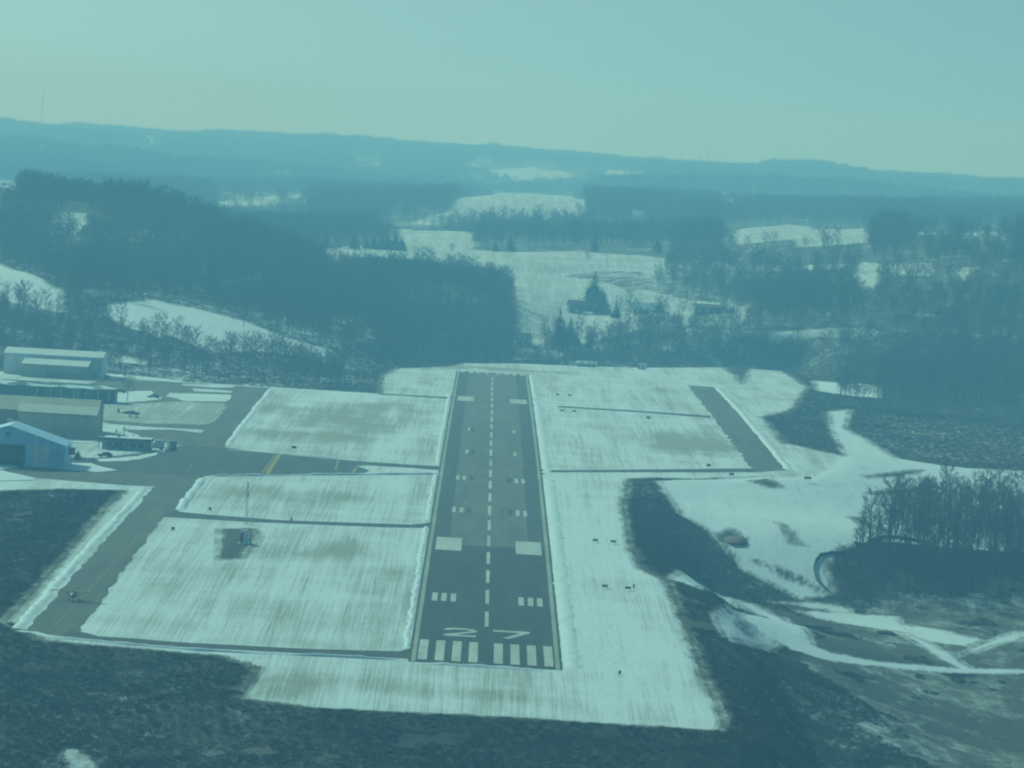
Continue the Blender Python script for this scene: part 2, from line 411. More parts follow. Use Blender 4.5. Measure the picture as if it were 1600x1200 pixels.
# ------------------------------------------------------------------ the ground
SNOW_PX = [
    [(1030, 752), (1230, 742), (1225, 692), (1322, 714), (1302, 680), (1290, 645), (1330, 640), (1320, 670), (1400, 716), (1480, 729), (1600, 736), (2100, 738), (2100, 800),
     (2100, 868), (1600, 862), (1500, 858), (1430, 850), (1390, 846), (1340, 850), (1300, 862), (1287, 885), (1302, 928), (1250, 935), (1210, 915), (1165, 890), (1140, 862), (1112, 832), (1062, 802)],
    [(1045, 905), (1100, 914), (1180, 944), (1228, 966), (1262, 988), (1272, 1008), (1300, 1020), (1400, 1036), (1620, 1045), (1620, 1053), (1400, 1045), (1290, 1031), (1240, 1016),
     (1215, 1001), (1160, 1004), (1135, 1000), (1120, 976), (1117, 962), (1160, 959), (1195, 965), (1150, 940), (1090, 920)],
    [(1200, 940), (1280, 943), (1330, 953), (1330, 958), (1250, 947)],
    [(1245, 955), (1320, 958), (1400, 964), (1412, 976), (1470, 984), (1535, 1000), (1510, 1010), (1450, 1002), (1400, 986), (1300, 970)],
    [(1398, 985), (1420, 990), (1524, 1047), (1500, 1046), (1458, 1026)], [(1602, 988), (1602, 998), (1560, 1006), (1500, 1026), (1482, 1030), (1530, 1006), (1585, 986)],
    [(1270, 595), (1375, 605), (1372, 622), (1280, 612)],
    [(1200, 522), (1355, 512), (1378, 520), (1350, 534), (1210, 533)], [(1338, 408), (1378, 412), (1372, 440), (1356, 466), (1340, 452)], [(1380, 413), (1452, 410), (1456, 432), (1400, 430)],
    [(1475, 420), (1530, 416), (1505, 442), (1480, 436)], [(1140, 363), (1230, 350), (1268, 354), (1272, 372), (1150, 382)], [(1265, 360), (1352, 356), (1352, 380), (1240, 387)],
    [(1425, 360), (1482, 365), (1470, 377)], [(1500, 364), (1572, 360), (1577, 376), (1530, 382)],
    [(505, 392), (560, 382), (640, 392), (740, 390), (780, 393), (900, 393), (1047, 404), (1042, 417), (1000, 450), (1015, 455), (1060, 465), (1130, 474), (1172, 490), (1150, 506),
     (1020, 512), (985, 520), (940, 530), (900, 548), (870, 562), (800, 562), (812, 520), (806, 470), (790, 432), (740, 416), (640, 404), (560, 402), (530, 420), (512, 405)],
    [(560, 360), (640, 358), (745, 370), (748, 384), (720, 394), (640, 394), (612, 376)],
    [(636, 352), (700, 332), (715, 315), (760, 304), (830, 302), (918, 309), (914, 332), (890, 347), (760, 347), (700, 352)],
    [(730, 253), (765, 266), (800, 264), (830, 260), (918, 274), (860, 282), (800, 282), (760, 272)], [(338, 318), (400, 307), (472, 304), (477, 313), (400, 322)],
    [(553, 247), (597, 251), (592, 258)], [(936, 353), (1012, 359), (1002, 368), (942, 364)], [(428, 267), (462, 267), (457, 274)], [(940, 263), (1005, 268), (995, 276), (945, 274)], [(1125, 322), (1140, 322), (1140, 336), (1126, 334)], [(1060, 355), (1120, 358), (1110, 366), (1062, 364)], [(1120, 410), (1330, 412), (1325, 422), (1130, 420)], [(215, 218), (245, 220), (240, 226), (220, 226)],
    [(-80, 385), (0, 412), (92, 455), (100, 490), (20, 472), (-80, 460)],
    [(172, 476), (240, 468), (330, 488), (380, 503), (450, 528), (542, 560), (520, 572), (470, 557), (400, 548), (330, 553), (280, 528), (200, 514), (168, 492)],
    [(100, 332), (138, 333), (138, 352), (108, 368)], [(-20, 277), (25, 284), (85, 300), (20, 296)], [(152, 546), (186, 551), (228, 570), (180, 566)],
    [(112, 1172), (124, 1186), (148, 1206), (140, 1206), (118, 1190), (108, 1180)],
]
NOSNOW_PX = [
    [(1150, 976), (1178, 975), (1180, 984), (1160, 988)],
    [(880, 432), (940, 424), (1002, 424), (1012, 440), (985, 456), (930, 437)], [(1108, 840), (1140, 826), (1168, 846), (1135, 850)], [(1213, 815), (1222, 818), (1246, 846), (1262, 853), (1236, 850)],
    [(1325, 808), (1335, 806), (1394, 834), (1384, 836)], [(1346, 742), (1440, 733), (1432, 740), (1352, 748)], [(1352, 772), (1448, 757), (1448, 763), (1380, 775)],
    [(1200, 658), (1240, 640), (1296, 640), (1300, 668), (1318, 712), (1262, 700), (1224, 690)],
    [(1165, 872), (1185, 874), (1255, 905), (1298, 928), (1285, 928), (1220, 900)], [(1128, 574), (1175, 574), (1168, 584), (1160, 600), (1156, 600), (1150, 588)],
    [(342, 826), (396, 826), (404, 836), (396, 850), (380, 872), (338, 876)],
    [(1170, 752), (1200, 748), (1222, 762), (1205, 764)],
]
MOTTLE_PX = [([(1325, 642), (2100, 655), (2100, 735), (1480, 727), (1400, 712)], .44), ([(1225, 950), (2100, 950), (2100, 1240), (1180, 1240), (1130, 1080)], .33),
             ([(-200, 1010), (330, 1030), (370, 1100), (380, 1240), (-200, 1240)], .16), ([(20, 1080), (60, 1086), (110, 1112), (150, 1150), (170, 1210), (60, 1210), (90, 1140), (30, 1100)], .62), ([(-100, 390), (600, 480), (600, 610), (-100, 600)], .38),
             ([(800, 400), (1180, 400), (1200, 560), (860, 575)], .42), ([(1050, 360), (2100, 340), (2100, 570), (1050, 570)], .16), ([(500, 380), (820, 400), (840, 560), (520, 480)], .10)]
SNOW_P = [poly(p) for p in SNOW_PX]; NOSNOW_P = [poly(p) for p in NOSNOW_PX]; MOTTLE_P = [(poly(p), v) for p, v in MOTTLE_PX]
GRASS_P = [(poly(p), v) for p, v in [([(1325, 642), (2100, 655), (2100, 735), (1480, 727), (1400, 712)], .95), ([(1260, 950), (2100, 945), (2100, 1240), (1400, 1240), (1330, 1060), (1250, 1010)], .66), ([(1200, 655), (1296, 640), (1318, 712), (1224, 690)], .55), ([(1525, 608), (1560, 588), (1620, 570), (2100, 570), (2100, 604), (1600, 608)], 1.0)]]
# places where dead grass shows through the airfield snow: picture point, radius along and across (m), strength
THIN = [(760, 576, 40, 28, .85), (640, 574, 18, 20, .6), (545, 655, 20, 110, .85), (600, 640, 16, 70, .7), (480, 680, 20, 50, .8), (430, 640, 14, 60, .5), (330, 645, 14, 90, .7), (655, 598, 10, 60, .45), (1090, 690, 14, 75, .95), (1060, 700, 9, 50, .8), (1110, 710, 9, 30, .6),
        (1050, 610, 14, 60, .5), (620, 855, 14, 40, .35), (480, 860, 22, 36, .65), (440, 870, 16, 30, .5), (300, 900, 26, 60, .42), (400, 950, 30, 60, .40), (560, 920, 20, 50, .30), (480, 775, 30, 35, .62), (620, 775, 9, 30, .55), (330, 775, 12, 30, .45),
        (560, 1070, 26, 22, .60), (760, 1085, 20, 18, .50), (950, 1085, 20, 18, .38), (430, 1080, 10, 20, .5), (960, 580, 20, 50, .45), (1010, 980, 8, 40, .35), (400, 617, 20, 24, .6)]

def make_ground():
    cols = np.concatenate([np.arange(-1500, -80, 40.0), np.arange(-80, 1681, 2.6), np.arange(1700, 3101, 40.0)])
    D = np.concatenate([np.arange(120, 1120, 14.0), np.arange(1120, 1800, 2.6), np.arange(1800, 3150, 4.2), np.arange(3150, 4600, 8.0), np.arange(4600, 7000, 20.0), np.arange(7000, 14501, 50.0)])
    q = (cols-800)/F_PX+YAW
    x = CAM[0]+q[None, :]*D[:, None]; y = np.broadcast_to((CAM[1]+D)[:, None], x.shape)
    shp = x.shape; x = x.ravel(); y = y.ravel().copy()
    z, f = terrain(x, y, True)
    sn = f.copy()-1.0
    for p in SNOW_P: sn = np.maximum(sn, sdf(p, x, y, 40))
    for p in NOSNOW_P: sn = np.minimum(sn, -sdf(p, x, y, 40))
    th = np.zeros_like(x)+.33
    for px, py, rx, ry, s in THIN:
        c = gp(px, py); th = np.maximum(th, 1.0*s*np.exp(-(((x-c[0])/(rx*1.35))**2+((y-c[1])/(ry*1.3))**2)*.9))
    th = th*np.clip(1.0+.6*fbm(x/9, y/75, 95, 4), .55, 1.5); th *= (f > -5)
    th = np.where((x > 14) & (y < 700), np.maximum(th-.14, .12), th)
    th = np.where(f > -5, th, np.where(y > 1750, .50, .06))
    for p, v in GRASS_P: th = np.maximum(th, np.where((f < 0) & (sn < -.8), v*ss(-30, 38, sdf(p, x, y, 40)+16*fbm(x/12, y/28, 36, 3)), 0))
    mo = np.where(y > 1750, .26, 0.0); mo = np.where(f > 0, 0, mo)
    for p, v in MOTTLE_P: mo = np.maximum(mo, v*ss(-15, 15, sdf(p, x, y, 40)))
    z = z+fbm(x/7, y/12, 21, 3)*.22*(f < -2)
    nr, nc = shp
    me = bpy.data.meshes.new('ground')
    me.vertices.add(nr*nc); me.vertices.foreach_set('co', np.stack([x, y, z], 1).astype(np.float32).ravel())
    i = np.arange(nr*nc).reshape(nr, nc)
    quads = np.stack([i[:-1, :-1], i[:-1, 1:], i[1:, 1:], i[1:, :-1]], -1).reshape(-1, 4).astype(np.int32)
    me.loops.add(quads.size); me.loops.foreach_set('vertex_index', quads.ravel())
    me.polygons.add(len(quads)); me.polygons.foreach_set('loop_start', np.arange(0, quads.size, 4, dtype=np.int32))
    me.polygons.foreach_set('use_smooth', np.ones(len(quads), bool))
    me.update(calc_edges=True)
    for nme, val in (('snow', np.clip(sn, -40, 40)), ('thin', th), ('mottle', mo)):
        a = me.attributes.new(nme, 'FLOAT', 'POINT'); a.data.foreach_set('value', val.astype(np.float32))
    me.materials.append(M['ground'])
    return tag(link('ground', me), kind='structure')
make_ground()
# ------------------------------------------------------------------ runway, taxiways, aprons, markings
FT = .3048; HW = 15.24; RL = 5004*FT
def rect(x0, x1, y0, y1): return [(x0, y0), (x1, y0), (x1, y1), (x0, y1)]
sheet('runway', rect(-HW-.7, HW+.7, 0, RL+1), .05, M['asphalt_edge'], 10)
sheet('runway_dark_surface', rect(-HW+.9, HW-.9, 0, 335), .058, M['asphalt_new'], 10)
sheet('runway_weathered_surface', rough_edge(rect(-10.2, 10.2, 332, RL-.5), 20, .1), .062, M['asphalt_old'], 10)
def marking(name, rects, material, off=.075):
    mb = MB()
    for r in rects:
        ys = list(np.arange(r[2], r[3], 12.0))+[r[3]]
        for a, b in zip(ys[:-1], ys[1:]):
            za, zb = float(prof(a))+off, float(prof(b))+off
            mb.add([(r[0], a, za), (r[1], a, za), (r[1], b, zb), (r[0], b, zb)], [(0, 1, 2, 3)])
    return tag(mb.build(name, material), kind='structure')
marking('runway_edge_line', [(-HW-.15, -HW+.75, 0, RL), (HW-.75, HW+.15, 0, RL)], M['edge_paint'])
pitch = 11.5*FT
bars = []
for s in (-1, 1):
    for i in range(4):
        c = s*(pitch*.75+i*pitch); bars += [(c-.95, c+.95, 20*FT, 170*FT), (c-.95, c+.95, RL-170*FT*.42, RL-6*FT)]
marking('threshold_marking', bars, M['paint'])
dash = []; y = 91.5
while y < RL-300*FT: dash.append((-.42, .42, y, y+39)); y += 60.3
marking('centreline_marking', dash, M['paint'])
tz = []
for yy, n in ((500, 3), (1500, 2), (2000, 2), (2500, 1), (3000, 1)):
    for s in (-1, 1):
        for i in range(n):
            xo = 7.85+i*(2.15 if n > 2 else 2.05); hb = .64 if n > 2 else .5
            tz.append((s*xo-hb, s*xo+hb, yy*FT, (yy+75)*FT))
marking('touchdown_marking', tz, M['paint'])
marking('aiming_point_marking', [(s*10.25-3.3, s*10.25+3.3, a, a+150*FT) for s in (-1, 1) for a in (1020*FT, RL-1170*FT)], M['paint'])
def stroke(mb, pts, wd, off=.078, tall=1.0):
    for a, b in zip(pts[:-1], pts[1:]):
        a = np.array(a); b = np.array(b); d = b-a; d = d/np.linalg.norm(d); n = np.array([-d[1]*wd*.5, d[0]*wd*.5*tall]); a = a-d*wd*.3; b = b+d*wd*.3
        q = [a-n, b-n, b+n, a+n]; mb.add([(p[0], p[1], float(prof(p[1]))+off+.001*(len(mb.f) % 7)) for p in q], [(0, 1, 2, 3)])
two = [(0, .80), (.10, .92), (.30, .99), (.70, .99), (.92, .90), (1, .76), (.92, .62), (0, .03), (1, .03)]
sev = [(0, .985), (1, .985), (.35, 0)]
mb = MB()
for shape, x0, wd in ((two, -8.7, 6.0), (sev, 1.9, 7.0)):
    stroke(mb, [(x0+u*wd, 65.2+v*17) for u, v in shape], 1.5, .078, 2.8)
nine = [(.15, .05), (.6, 0), (1, .3), (1, .75), (.7, .98), (.3, .98), (0, .75), (.1, .5), (.5, .42), (1, .55)]
stroke(mb, [(2.4-u*4.8, RL-32-v*15) for u, v in nine], .9)
tag(mb.build('runway_number_marking', M['paint']), kind='structure')

marking('runway_patch', [(s_*x_-.6, s_*x_+.6, yy*FT, (yy+75)*FT) for yy in (1500, 2000) for s_ in (-1, 1) for x_ in (5.75,)]+[(s_*5.8-.6, s_*5.8+.6, 2500*FT, 2575*FT) for s_ in (-1,)]+[(-7.2, -5.8, 3000*FT, 3075*FT)], M['asphalt_new'], .074)
sheet('taxiway', rough_edge(fpoly([(240, 762), (310, 742), (278, 800), (258, 806), (120, 990), (160, 1001), (110, 998), (38, 988)]), 4, .5, 1), .045, M['asphalt_taxi'])
sheet('connecting_taxiway', rough_edge(fpoly([(115, 984), (155, 994), (300, 1005), (500, 1015), (625, 1018), (642, 1014), (662, 1000), (655, 1030), (500, 1022), (300, 1012), (160, 1002), (100, 993)]), 4, .7, 2), .06, M['asphalt_edge'])
sheet('connecting_taxiway', rough_edge(fpoly([(255, 806), (272, 799), (320, 804), (440, 813), (640, 820), (672, 817), (684, 810), (684, 836), (670, 825), (600, 824), (400, 816), (262, 808)]), 4, .6, 3), .062, M['asphalt_edge'])
sheet('apron', rough_edge(fpoly([(-400, 742), (0, 747), (70, 748), (190, 758), (300, 762), (318, 744), (430, 742), (570, 739), (577, 736), (572, 733), (556, 729), (572, 727), (640, 731), (692, 735), (693, 729), (640, 726),
      (560, 721), (430, 709), (350, 699), (285, 696), (250, 704), (150, 716), (-400, 700)]), 5, .8, 4), .040, M['asphalt_edge'])
sheet('apron_weathered_surface', rough_edge(fpoly([(-400, 742), (0, 747), (70, 748), (190, 758), (300, 762), (312, 745), (190, 738), (100, 738), (-400, 736)]), 5, .6, 5), .052, M['asphalt_taxi'])
sheet('taxiway_extension', rough_edge(fpoly([(160, 592), (290, 598), (422, 606), (352, 699), (284, 696), (240, 690), (150, 655), (140, 600)]), 5, .8, 6), .047, M['asphalt_taxi'])
sheet('turnaround', rough_edge(fpoly([(1073, 602), (1118, 605), (1160, 650), (1230, 735), (1178, 738), (1170, 728)]), 4, .8, 7), .045, M['asphalt_taxi'])
sheet('connecting_taxiway', rough_edge(fpoly([(838, 733), (852, 735), (1000, 734), (1180, 732), (1180, 738), (1000, 738), (860, 738), (838, 744)]), 4, .7, 8), .060, M['asphalt_edge'])
sheet('connecting_taxiway', rough_edge(fpoly([(825, 631), (840, 632), (835, 634), (825, 635)]), 4, .5, 9), .060, M['asphalt_edge'])
sheet('service_path', rough_edge(fpoly([(870, 634), (1000, 642), (1112, 650), (1110, 653), (1000, 644.5), (870, 636)]), 5, .8, 10), .046, M['asphalt_edge'])
sheet('service_path', rough_edge(fpoly([(590, 614.5), (690, 620), (712, 620), (712, 624), (690, 622.3), (590, 616.3)]), 5, .8, 11), .046, M['asphalt_edge'])
yl = MB()
def yline(pts, wd, off=.085):
    q = [gp(*p) for p in pts]; Q = []
    for a, b in zip(q[:-1], q[1:]):
        n = max(1, int(np.linalg.norm(b-a)/10))
        Q += [tuple((a+(b-a)*i/n)[:2]) for i in range(n)]
    Q.append(tuple(q[-1][:2])); stroke(yl, Q, wd, off)
yline([(272, 770), (180, 880), (78, 987)], .16)
yline([(436, 711), (417, 741)], 1.3); yline([(430, 711), (409, 741)], .5); yline([(529, 719), (524, 734)], .5); yline([(556, 732), (552, 738)], 1.0); yline([(292, 740), (300, 725), (420, 720)], .16)
tag(yl.build('taxiway_marking', M['yellow']), kind='structure')

def snow_patch(pts, off, thin, seed): return sheet('snow_patch', rough_edge(fpoly(pts), 3, .9, seed), off, M['snow'], 8, thin)
for i, (p, t) in enumerate([([(140, 633), (280, 628), (352, 631), (352, 640), (334, 660), (318, 664), (230, 662), (150, 656)], .62), ([(262, 614), (360, 617), (361, 622), (352, 628), (288, 627), (262, 620)], .15),
        ([(178, 612), (235, 611), (256, 624), (215, 628), (172, 631)], .05), ([(165, 584), (230, 588), (290, 596), (280, 598), (220, 593), (168, 588)], .1), ([(284, 600), (372, 602), (365, 606), (330, 606), (282, 603)], .3),
        ([(300, 607), (362, 611), (360, 614), (305, 612)], .25), ([(150, 661), (240, 668), (316, 672), (314, 677), (270, 672), (200, 672), (152, 672)], .3), ([(150, 672), (190, 672), (182, 684), (160, 690), (148, 690)], .1),
        ([(100, 724), (140, 724), (185, 736), (150, 738), (98, 734)], .05), ([(150, 718), (215, 713), (262, 702), (245, 712), (200, 721), (152, 722)], .1), ([(-60, 738), (0, 735), (30, 742), (62, 750), (0, 752), (-80, 752)], .1),
        ([(50, 687), (150, 690), (145, 693), (60, 690)], .1), ([(-40, 727), (20, 725), (26, 732), (-40, 736)], 0)]):
    snow_patch(p, .10+.004*i, t, 20+i)

# ------------------------------------------------------------------ snow banks thrown up beside the paving
def bank(pts, width, height, seed, step=2.0, name='snow_bank'):
    q = [np.array(p, float) for p in pts]; P = []
    for a, b in zip(q[:-1], q[1:]):
        n = max(1, int(np.linalg.norm(b-a)/step)); P += [a+(b-a)*i/n for i in range(n)]
    P.append(q[-1]); P = np.array(P); T = np.gradient(P, axis=0); T /= np.linalg.norm(T, axis=1)[:, None]; N = np.stack([-T[:, 1], T[:, 0]], 1)
    s = np.arange(len(P))*step
    hh = height*(.75+.55*fbm(s/7, s*0+seed, seed, 4)); ww = width*(1+.35*fbm(s/5, s*0+seed*3, seed+5, 4)); sh = .8*fbm(s/6, s*0+seed*7, seed+9, 4)
    vs = []; prof5 = [(-.5, -.12), (-.3, .55), (-.05, 1), (.2, .7), (.5, -.12)]
    hh = hh*np.clip(np.minimum(s, s[-1]-s)/6, 0, 1); hh = hh*(1+.35*vnoise(s/1.7, s*0+seed, seed+2))
    for i in range(len(P)):
        for j, (u, v) in enumerate(prof5):
            c = P[i]+N[i]*(u*ww[i]+sh[i]*(.6 if j in (0, 4) else .8)); z = float(prof(c[1]))
            vs.append((c[0], c[1], z+.02+(v*max(hh[i], .0) if v > 0 else -.08)))
    fs = [(i*5+j, i*5+j+1, (i+1)*5+j+1, (i+1)*5+j) for i in range(len(P)-1) for j in range(4)]
    mb = MB(); mb.v = vs; mb.f = fs
    o = mb.build(name, M['snow'], smooth=True); tag(o, kind='structure')
bank([(17.8, 2), (17.8, 640)], 4.0, .42, 1); bank([(17.6, 668), (17.4, 1215)], 3.4, .36, 2); bank([(17.2, 1240), (17, 1520)], 2.6, .4, 3)
bank([(-16.8, 30), (-16.8, 395)], 1.6, .30, 4); bank([(-16.8, 420), (-16.8, 640)], 1.6, .3, 5); bank([(-16.8, 690), (-16.8, 1240)], 1.6, .3, 6)
bank([gp(226, 764)[:2], gp(27, 982)[:2]], 2.4, .45, 7); bank([gp(30, 985)[:2], gp(100, 998)[:2], gp(300, 1016)[:2], gp(640, 1032)[:2]], 2.2, .55, 8)
bank([gp(280, 797)[:2], gp(318, 747)[:2]], 3, .8, 9); bank([gp(320, 744)[:2], gp(560, 742)[:2], gp(690, 741)[:2]], 2.5, .7, 10); bank([gp(352, 702)[:2], gp(560, 719)[:2]], 2.2, .45, 11)
bank([gp(1120, 606)[:2], gp(1162, 650)[:2], gp(1232, 734)[:2]], 3.0, .6, 12); bank([gp(355, 696)[:2], gp(424, 608)[:2]], 2.6, .5, 13); bank([(-15, -2), (15, -3.5)], 3.0, .5, 14)

# ------------------------------------------------------------------ vegetation prototypes
def rvec(r): 
    v = np.array([r.gauss(0, 1) for _ in range(3)]); return v/np.linalg.norm(v)
def tree_parts(seed, h=11.0, spread=.36, twigs=9, tw=.085):
    r = random.Random(seed); tr = MB(); cr = MB()
    top = np.array([r.uniform(-.5, .5), r.uniform(-.5, .5), h*.82]); mid = top*.5+np.array([r.uniform(-.3, .3), r.uniform(-.3, .3), 0])
    tr.tube([(0, 0, -.6), mid*.5, mid, top], [h*.017, h*.013, h*.010, h*.003], 5, False)
    def on(t): return (mid*2*t if t < .5 else mid+(top-mid)*(t-.5)*2)
    def blade(a, b, wd):
        d = b-a; s = np.cross(d, rvec(r)); s = s/(np.linalg.norm(s)+1e-6)*wd*.5
        cr.add([a-s, a+s, b], [(0, 1, 2)])
    for i in range(13):
        t = .28+.70*i/12; a = on(t); az = i*2.4+r.uniform(-.4, .4); up = r.uniform(.45, .95)
        ln = h*spread*(1.05-.55*t)*r.uniform(.8, 1.2); d = np.array([math.cos(az), math.sin(az), up]); d /= np.linalg.norm(d)
        b = a+d*ln*.55+np.array([0, 0, ln*.05]); c = a+d*ln+np.array([0, 0, ln*.18])
        tr.tube([a, b, c], [h*.0055, h*.004, h*.002], 3, False)
        for j in range(5):
            u = .35+.65*j/4; s0 = a+(b-a)*u*2 if u < .5 else b+(c-b)*(u-.5)*2
            dd = d*.6+rvec(r)*.75+np.array([0, 0, .35]); dd /= np.linalg.norm(dd); l2 = ln*r.uniform(.3, .5); e = s0+dd*l2
            blade(s0, e, h*.008)
            for q in range(twigs):
                p = s0+(e-s0)*r.uniform(.15, 1); d3 = dd*.5+rvec(r)*.8+np.array([0, 0, .3]); d3 /= np.linalg.norm(d3)
                blade(p, p+d3*r.uniform(.6, 1.5)*h/11, tw)
    return tr, cr
def merged(a, b):
    m = MB(); m.add(a.v, a.f); m.add(b.v, b.f); return m
def conifer_parts(seed, h=11.0, rb=2.6):
    r = random.Random(seed); tr = MB().tube([(0, 0, -.5), (0, 0, h*.95)], [h*.018, h*.003], 5, False); cr = MB()
    n = 17
    for i in range(n):
        t = i/(n-1); z = h*(.08+.90*t); rad = rb*(1-t)**.85+.12; k = max(5, int(11*(1-t))+4)
        for j in range(k):
            az = 2*math.pi*(j+r.random())/k; rr = rad*r.uniform(.75, 1.15); d = np.array([math.cos(az), math.sin(az), 0]); s = np.array([-d[1], d[0], 0])*rr*.30
            a = np.array([0, 0, z+rr*.30]); m = d*rr*.55+np.array([0, 0, z+rr*.02]); e = d*rr+np.array([0, 0, z-rr*.28+r.uniform(-.2, .2)])
            cr.add([a, m-s, e, m+s], [(0, 1, 2), (0, 2, 3)])
    return tr, cr
def shrub_mb(seed, h=1.4, wd=1.3, n=46, tw=.10):
    r = random.Random(seed); m = MB()
    for i in range(n):
        az = r.uniform(0, 6.28); rr = wd*math.sqrt(r.random())*.5; a = np.array([math.cos(az)*rr, math.sin(az)*rr, -.15]); l = h*r.uniform(.45, 1)
        e = a+np.array([math.cos(az)*l*.35+r.uniform(-.2, .2), math.sin(az)*l*.35+r.uniform(-.2, .2), l]); s = np.cross(e-a, rvec(r)); s = s/np.linalg.norm(s)*tw
        m.add([a-s, a+s, e+s*.25, e-s*.25], [(0, 1, 2, 3)])
    return m
TREE = []
for i in range(8):
    a, b = tree_parts(100+i, 11.0, .31+.03*(i % 3), 12, .062) if i < 5 else tree_parts(100+i, 12.5, .19, 6, .05)
    TREE.append((a.mesh('trunk', M['bark'], True), b.mesh('crown', M['twig']), merged(a, b)))
# sources for the woods and the brush
def source(name, mb, material):
    me = mb.mesh(name, material); return bpy.data.objects.new(name, me)
SRC_TREE = [source('wood_tree', t[2], M['twig']) for t in TREE]
SRC_FAR = []
for i in range(3):
    m = MB(); r = random.Random(i+40)
    for j in range(7):
        a, b = tree_parts(300+i*10+j, 11*r.uniform(.8, 1.15), .42, 2, .34)
        ox, oy = r.uniform(-11, 11), r.uniform(-11, 11)
        for q in (a, b): m.add([(v[0]+ox, v[1]+oy, v[2]) for v in q.v], q.f)
    SRC_FAR.append(source('wood_clump', m, M['twig']))
SRC_SHRUB = [source('brush_shrub', shrub_mb(60+i, .8, 1.9, 60, .035), M['shrub']) for i in range(4)]

def scatter(name, P, rot, scl, idx, sources, kind='stuff', label=None, cat=None):
    me = bpy.data.meshes.new(name); me.vertices.add(len(P)); me.vertices.foreach_set('co', np.asarray(P, np.float32).ravel())
    for n, v, t in (('turn', rot, 'FLOAT'), ('size', scl, 'FLOAT'), ('pick', idx, 'INT')):
        a = me.attributes.new(n, t, 'POINT'); a.data.foreach_set('value', np.asarray(v, np.int32 if t == 'INT' else np.float32))
    o = tag(link(name, me), label, cat, None, kind)
    g = bpy.data.node_groups.new(name+'_nodes', 'GeometryNodeTree')
    g.interface.new_socket('Geometry', in_out='INPUT', socket_type='NodeSocketGeometry'); g.interface.new_socket('Geometry', in_out='OUTPUT', socket_type='NodeSocketGeometry')
    gi = g.nodes.new('NodeGroupInput'); go = g.nodes.new('NodeGroupOutput'); j = g.nodes.new('GeometryNodeJoinGeometry')
    def named(n, t):
        a = g.nodes.new('GeometryNodeInputNamedAttribute'); a.data_type = t; a.inputs['Name'].default_value = n; return a.outputs['Attribute']
    turn, size, pick = named('turn', 'FLOAT'), named('size', 'FLOAT'), named('pick', 'INT')
    cx = g.nodes.new('ShaderNodeCombineXYZ'); g.links.new(turn, cx.inputs[2]); er = g.nodes.new('FunctionNodeEulerToRotation'); g.links.new(cx.outputs[0], er.inputs[0])
    for k, s in enumerate(sources):
        oi = g.nodes.new('GeometryNodeObjectInfo'); oi.inputs['Object'].default_value = s; oi.inputs['As Instance'].default_value = False
        c = g.nodes.new('FunctionNodeCompare'); c.data_type = 'INT'; c.operation = 'EQUAL'; g.links.new(pick, c.inputs[2]); c.inputs[3].default_value = k
        ip = g.nodes.new('GeometryNodeInstanceOnPoints'); g.links.new(gi.outputs[0], ip.inputs['Points']); g.links.new(c.outputs[0], ip.inputs['Selection'])
        g.links.new(oi.outputs['Geometry'], ip.inputs['Instance']); g.links.new(er.outputs[0], ip.inputs['Rotation']); g.links.new(size, ip.inputs['Scale'])
        g.links.new(ip.outputs[0], j.inputs[0])
    g.links.new(j.outputs[0], go.inputs[0])
    md = o.modifiers.new('scatter', 'NODES'); md.node_group = g
    return o

# ------------------------------------------------------------------ where trees and brush grow
BARE_P = [poly(p) for p in [[(1232, 580), (1290, 576), (1330, 586), (1300, 600), (1264, 600)],[(1530,604),(1560,590),(1620,570),(1720,570),(1720,600),(1600,606)],
                            [(530, 604), (560, 596), (600, 578), (595, 612)], [(1325, 642), (2100, 655), (2100, 735), (1480, 727), (1400, 712)]]]
STAND_P = poly([(1290, 905), (1300, 868), (1390, 830), (1400, 800), (1480, 790), (1560, 800), (1620, 790), (1700, 800), (1700, 935), (1600, 945), (1450, 938), (1330, 934)])
THINWOOD_P = [(poly(p), v) for p, v in [([(1190, 515), (1390, 510), (1390, 560), (1190, 565)], .18), ([(1330, 405), (1580, 408), (1560, 462), (1500, 468), (1360, 490), (1335, 470)], .30), ([(1130, 350), (1360, 350), (1360, 412), (1130, 412)], .22), ([(1415, 358), (1585, 358), (1585, 405), (1420, 402)], .25),
    ([(620, 330), (930, 335), (940, 395), (760, 395), (740, 366), (600, 356)], .42), ([(930, 350), (1060, 355), (1060, 400), (930, 400)], .35), ([(1050, 405), (1330, 405), (1330, 450), (1060, 440)], .55), ([(330, 300), (480, 300), (480, 345), (340, 345)], .12), ([(540, 245), (610, 250), (600, 275), (545, 272)], .1), ([(415, 262), (470, 264), (465, 290), (415, 288)], .15), ([(725, 250), (925, 262), (930, 300), (730, 296)], .12),
    ([(930, 262), (1010, 268), (1000, 285), (930, 283)], .25), ([(1130, 320), (1180, 322), (1180, 345), (1130, 345)], .3), ([(150, 480), (540, 560), (520, 610), (300, 590), (150, 550)], .75), ([(80, 325), (150, 325), (150, 400), (80, 400)], .35), ([(-60, 400), (120, 450), (130, 520), (-60, 500)], .75), ([(490, 385), (560, 385), (560, 440), (490, 440)], .45), ([(200, 214), (260, 216), (260, 240), (200, 240)], .2)]]
NOTREE_P = [poly(p) for p in [[(-40, 283), (22, 285), (60, 297), (20, 318), (-40, 330)], [(500, 395), (640, 400), (760, 400), (800, 430), (780, 440), (700, 425), (600, 420), (510, 425)], [(800, 395), (1050, 404), (1045, 420), (1010, 450), (1170, 480), (1180, 500), (1150, 512), (1010, 512), (850, 560), (805, 560)]]]

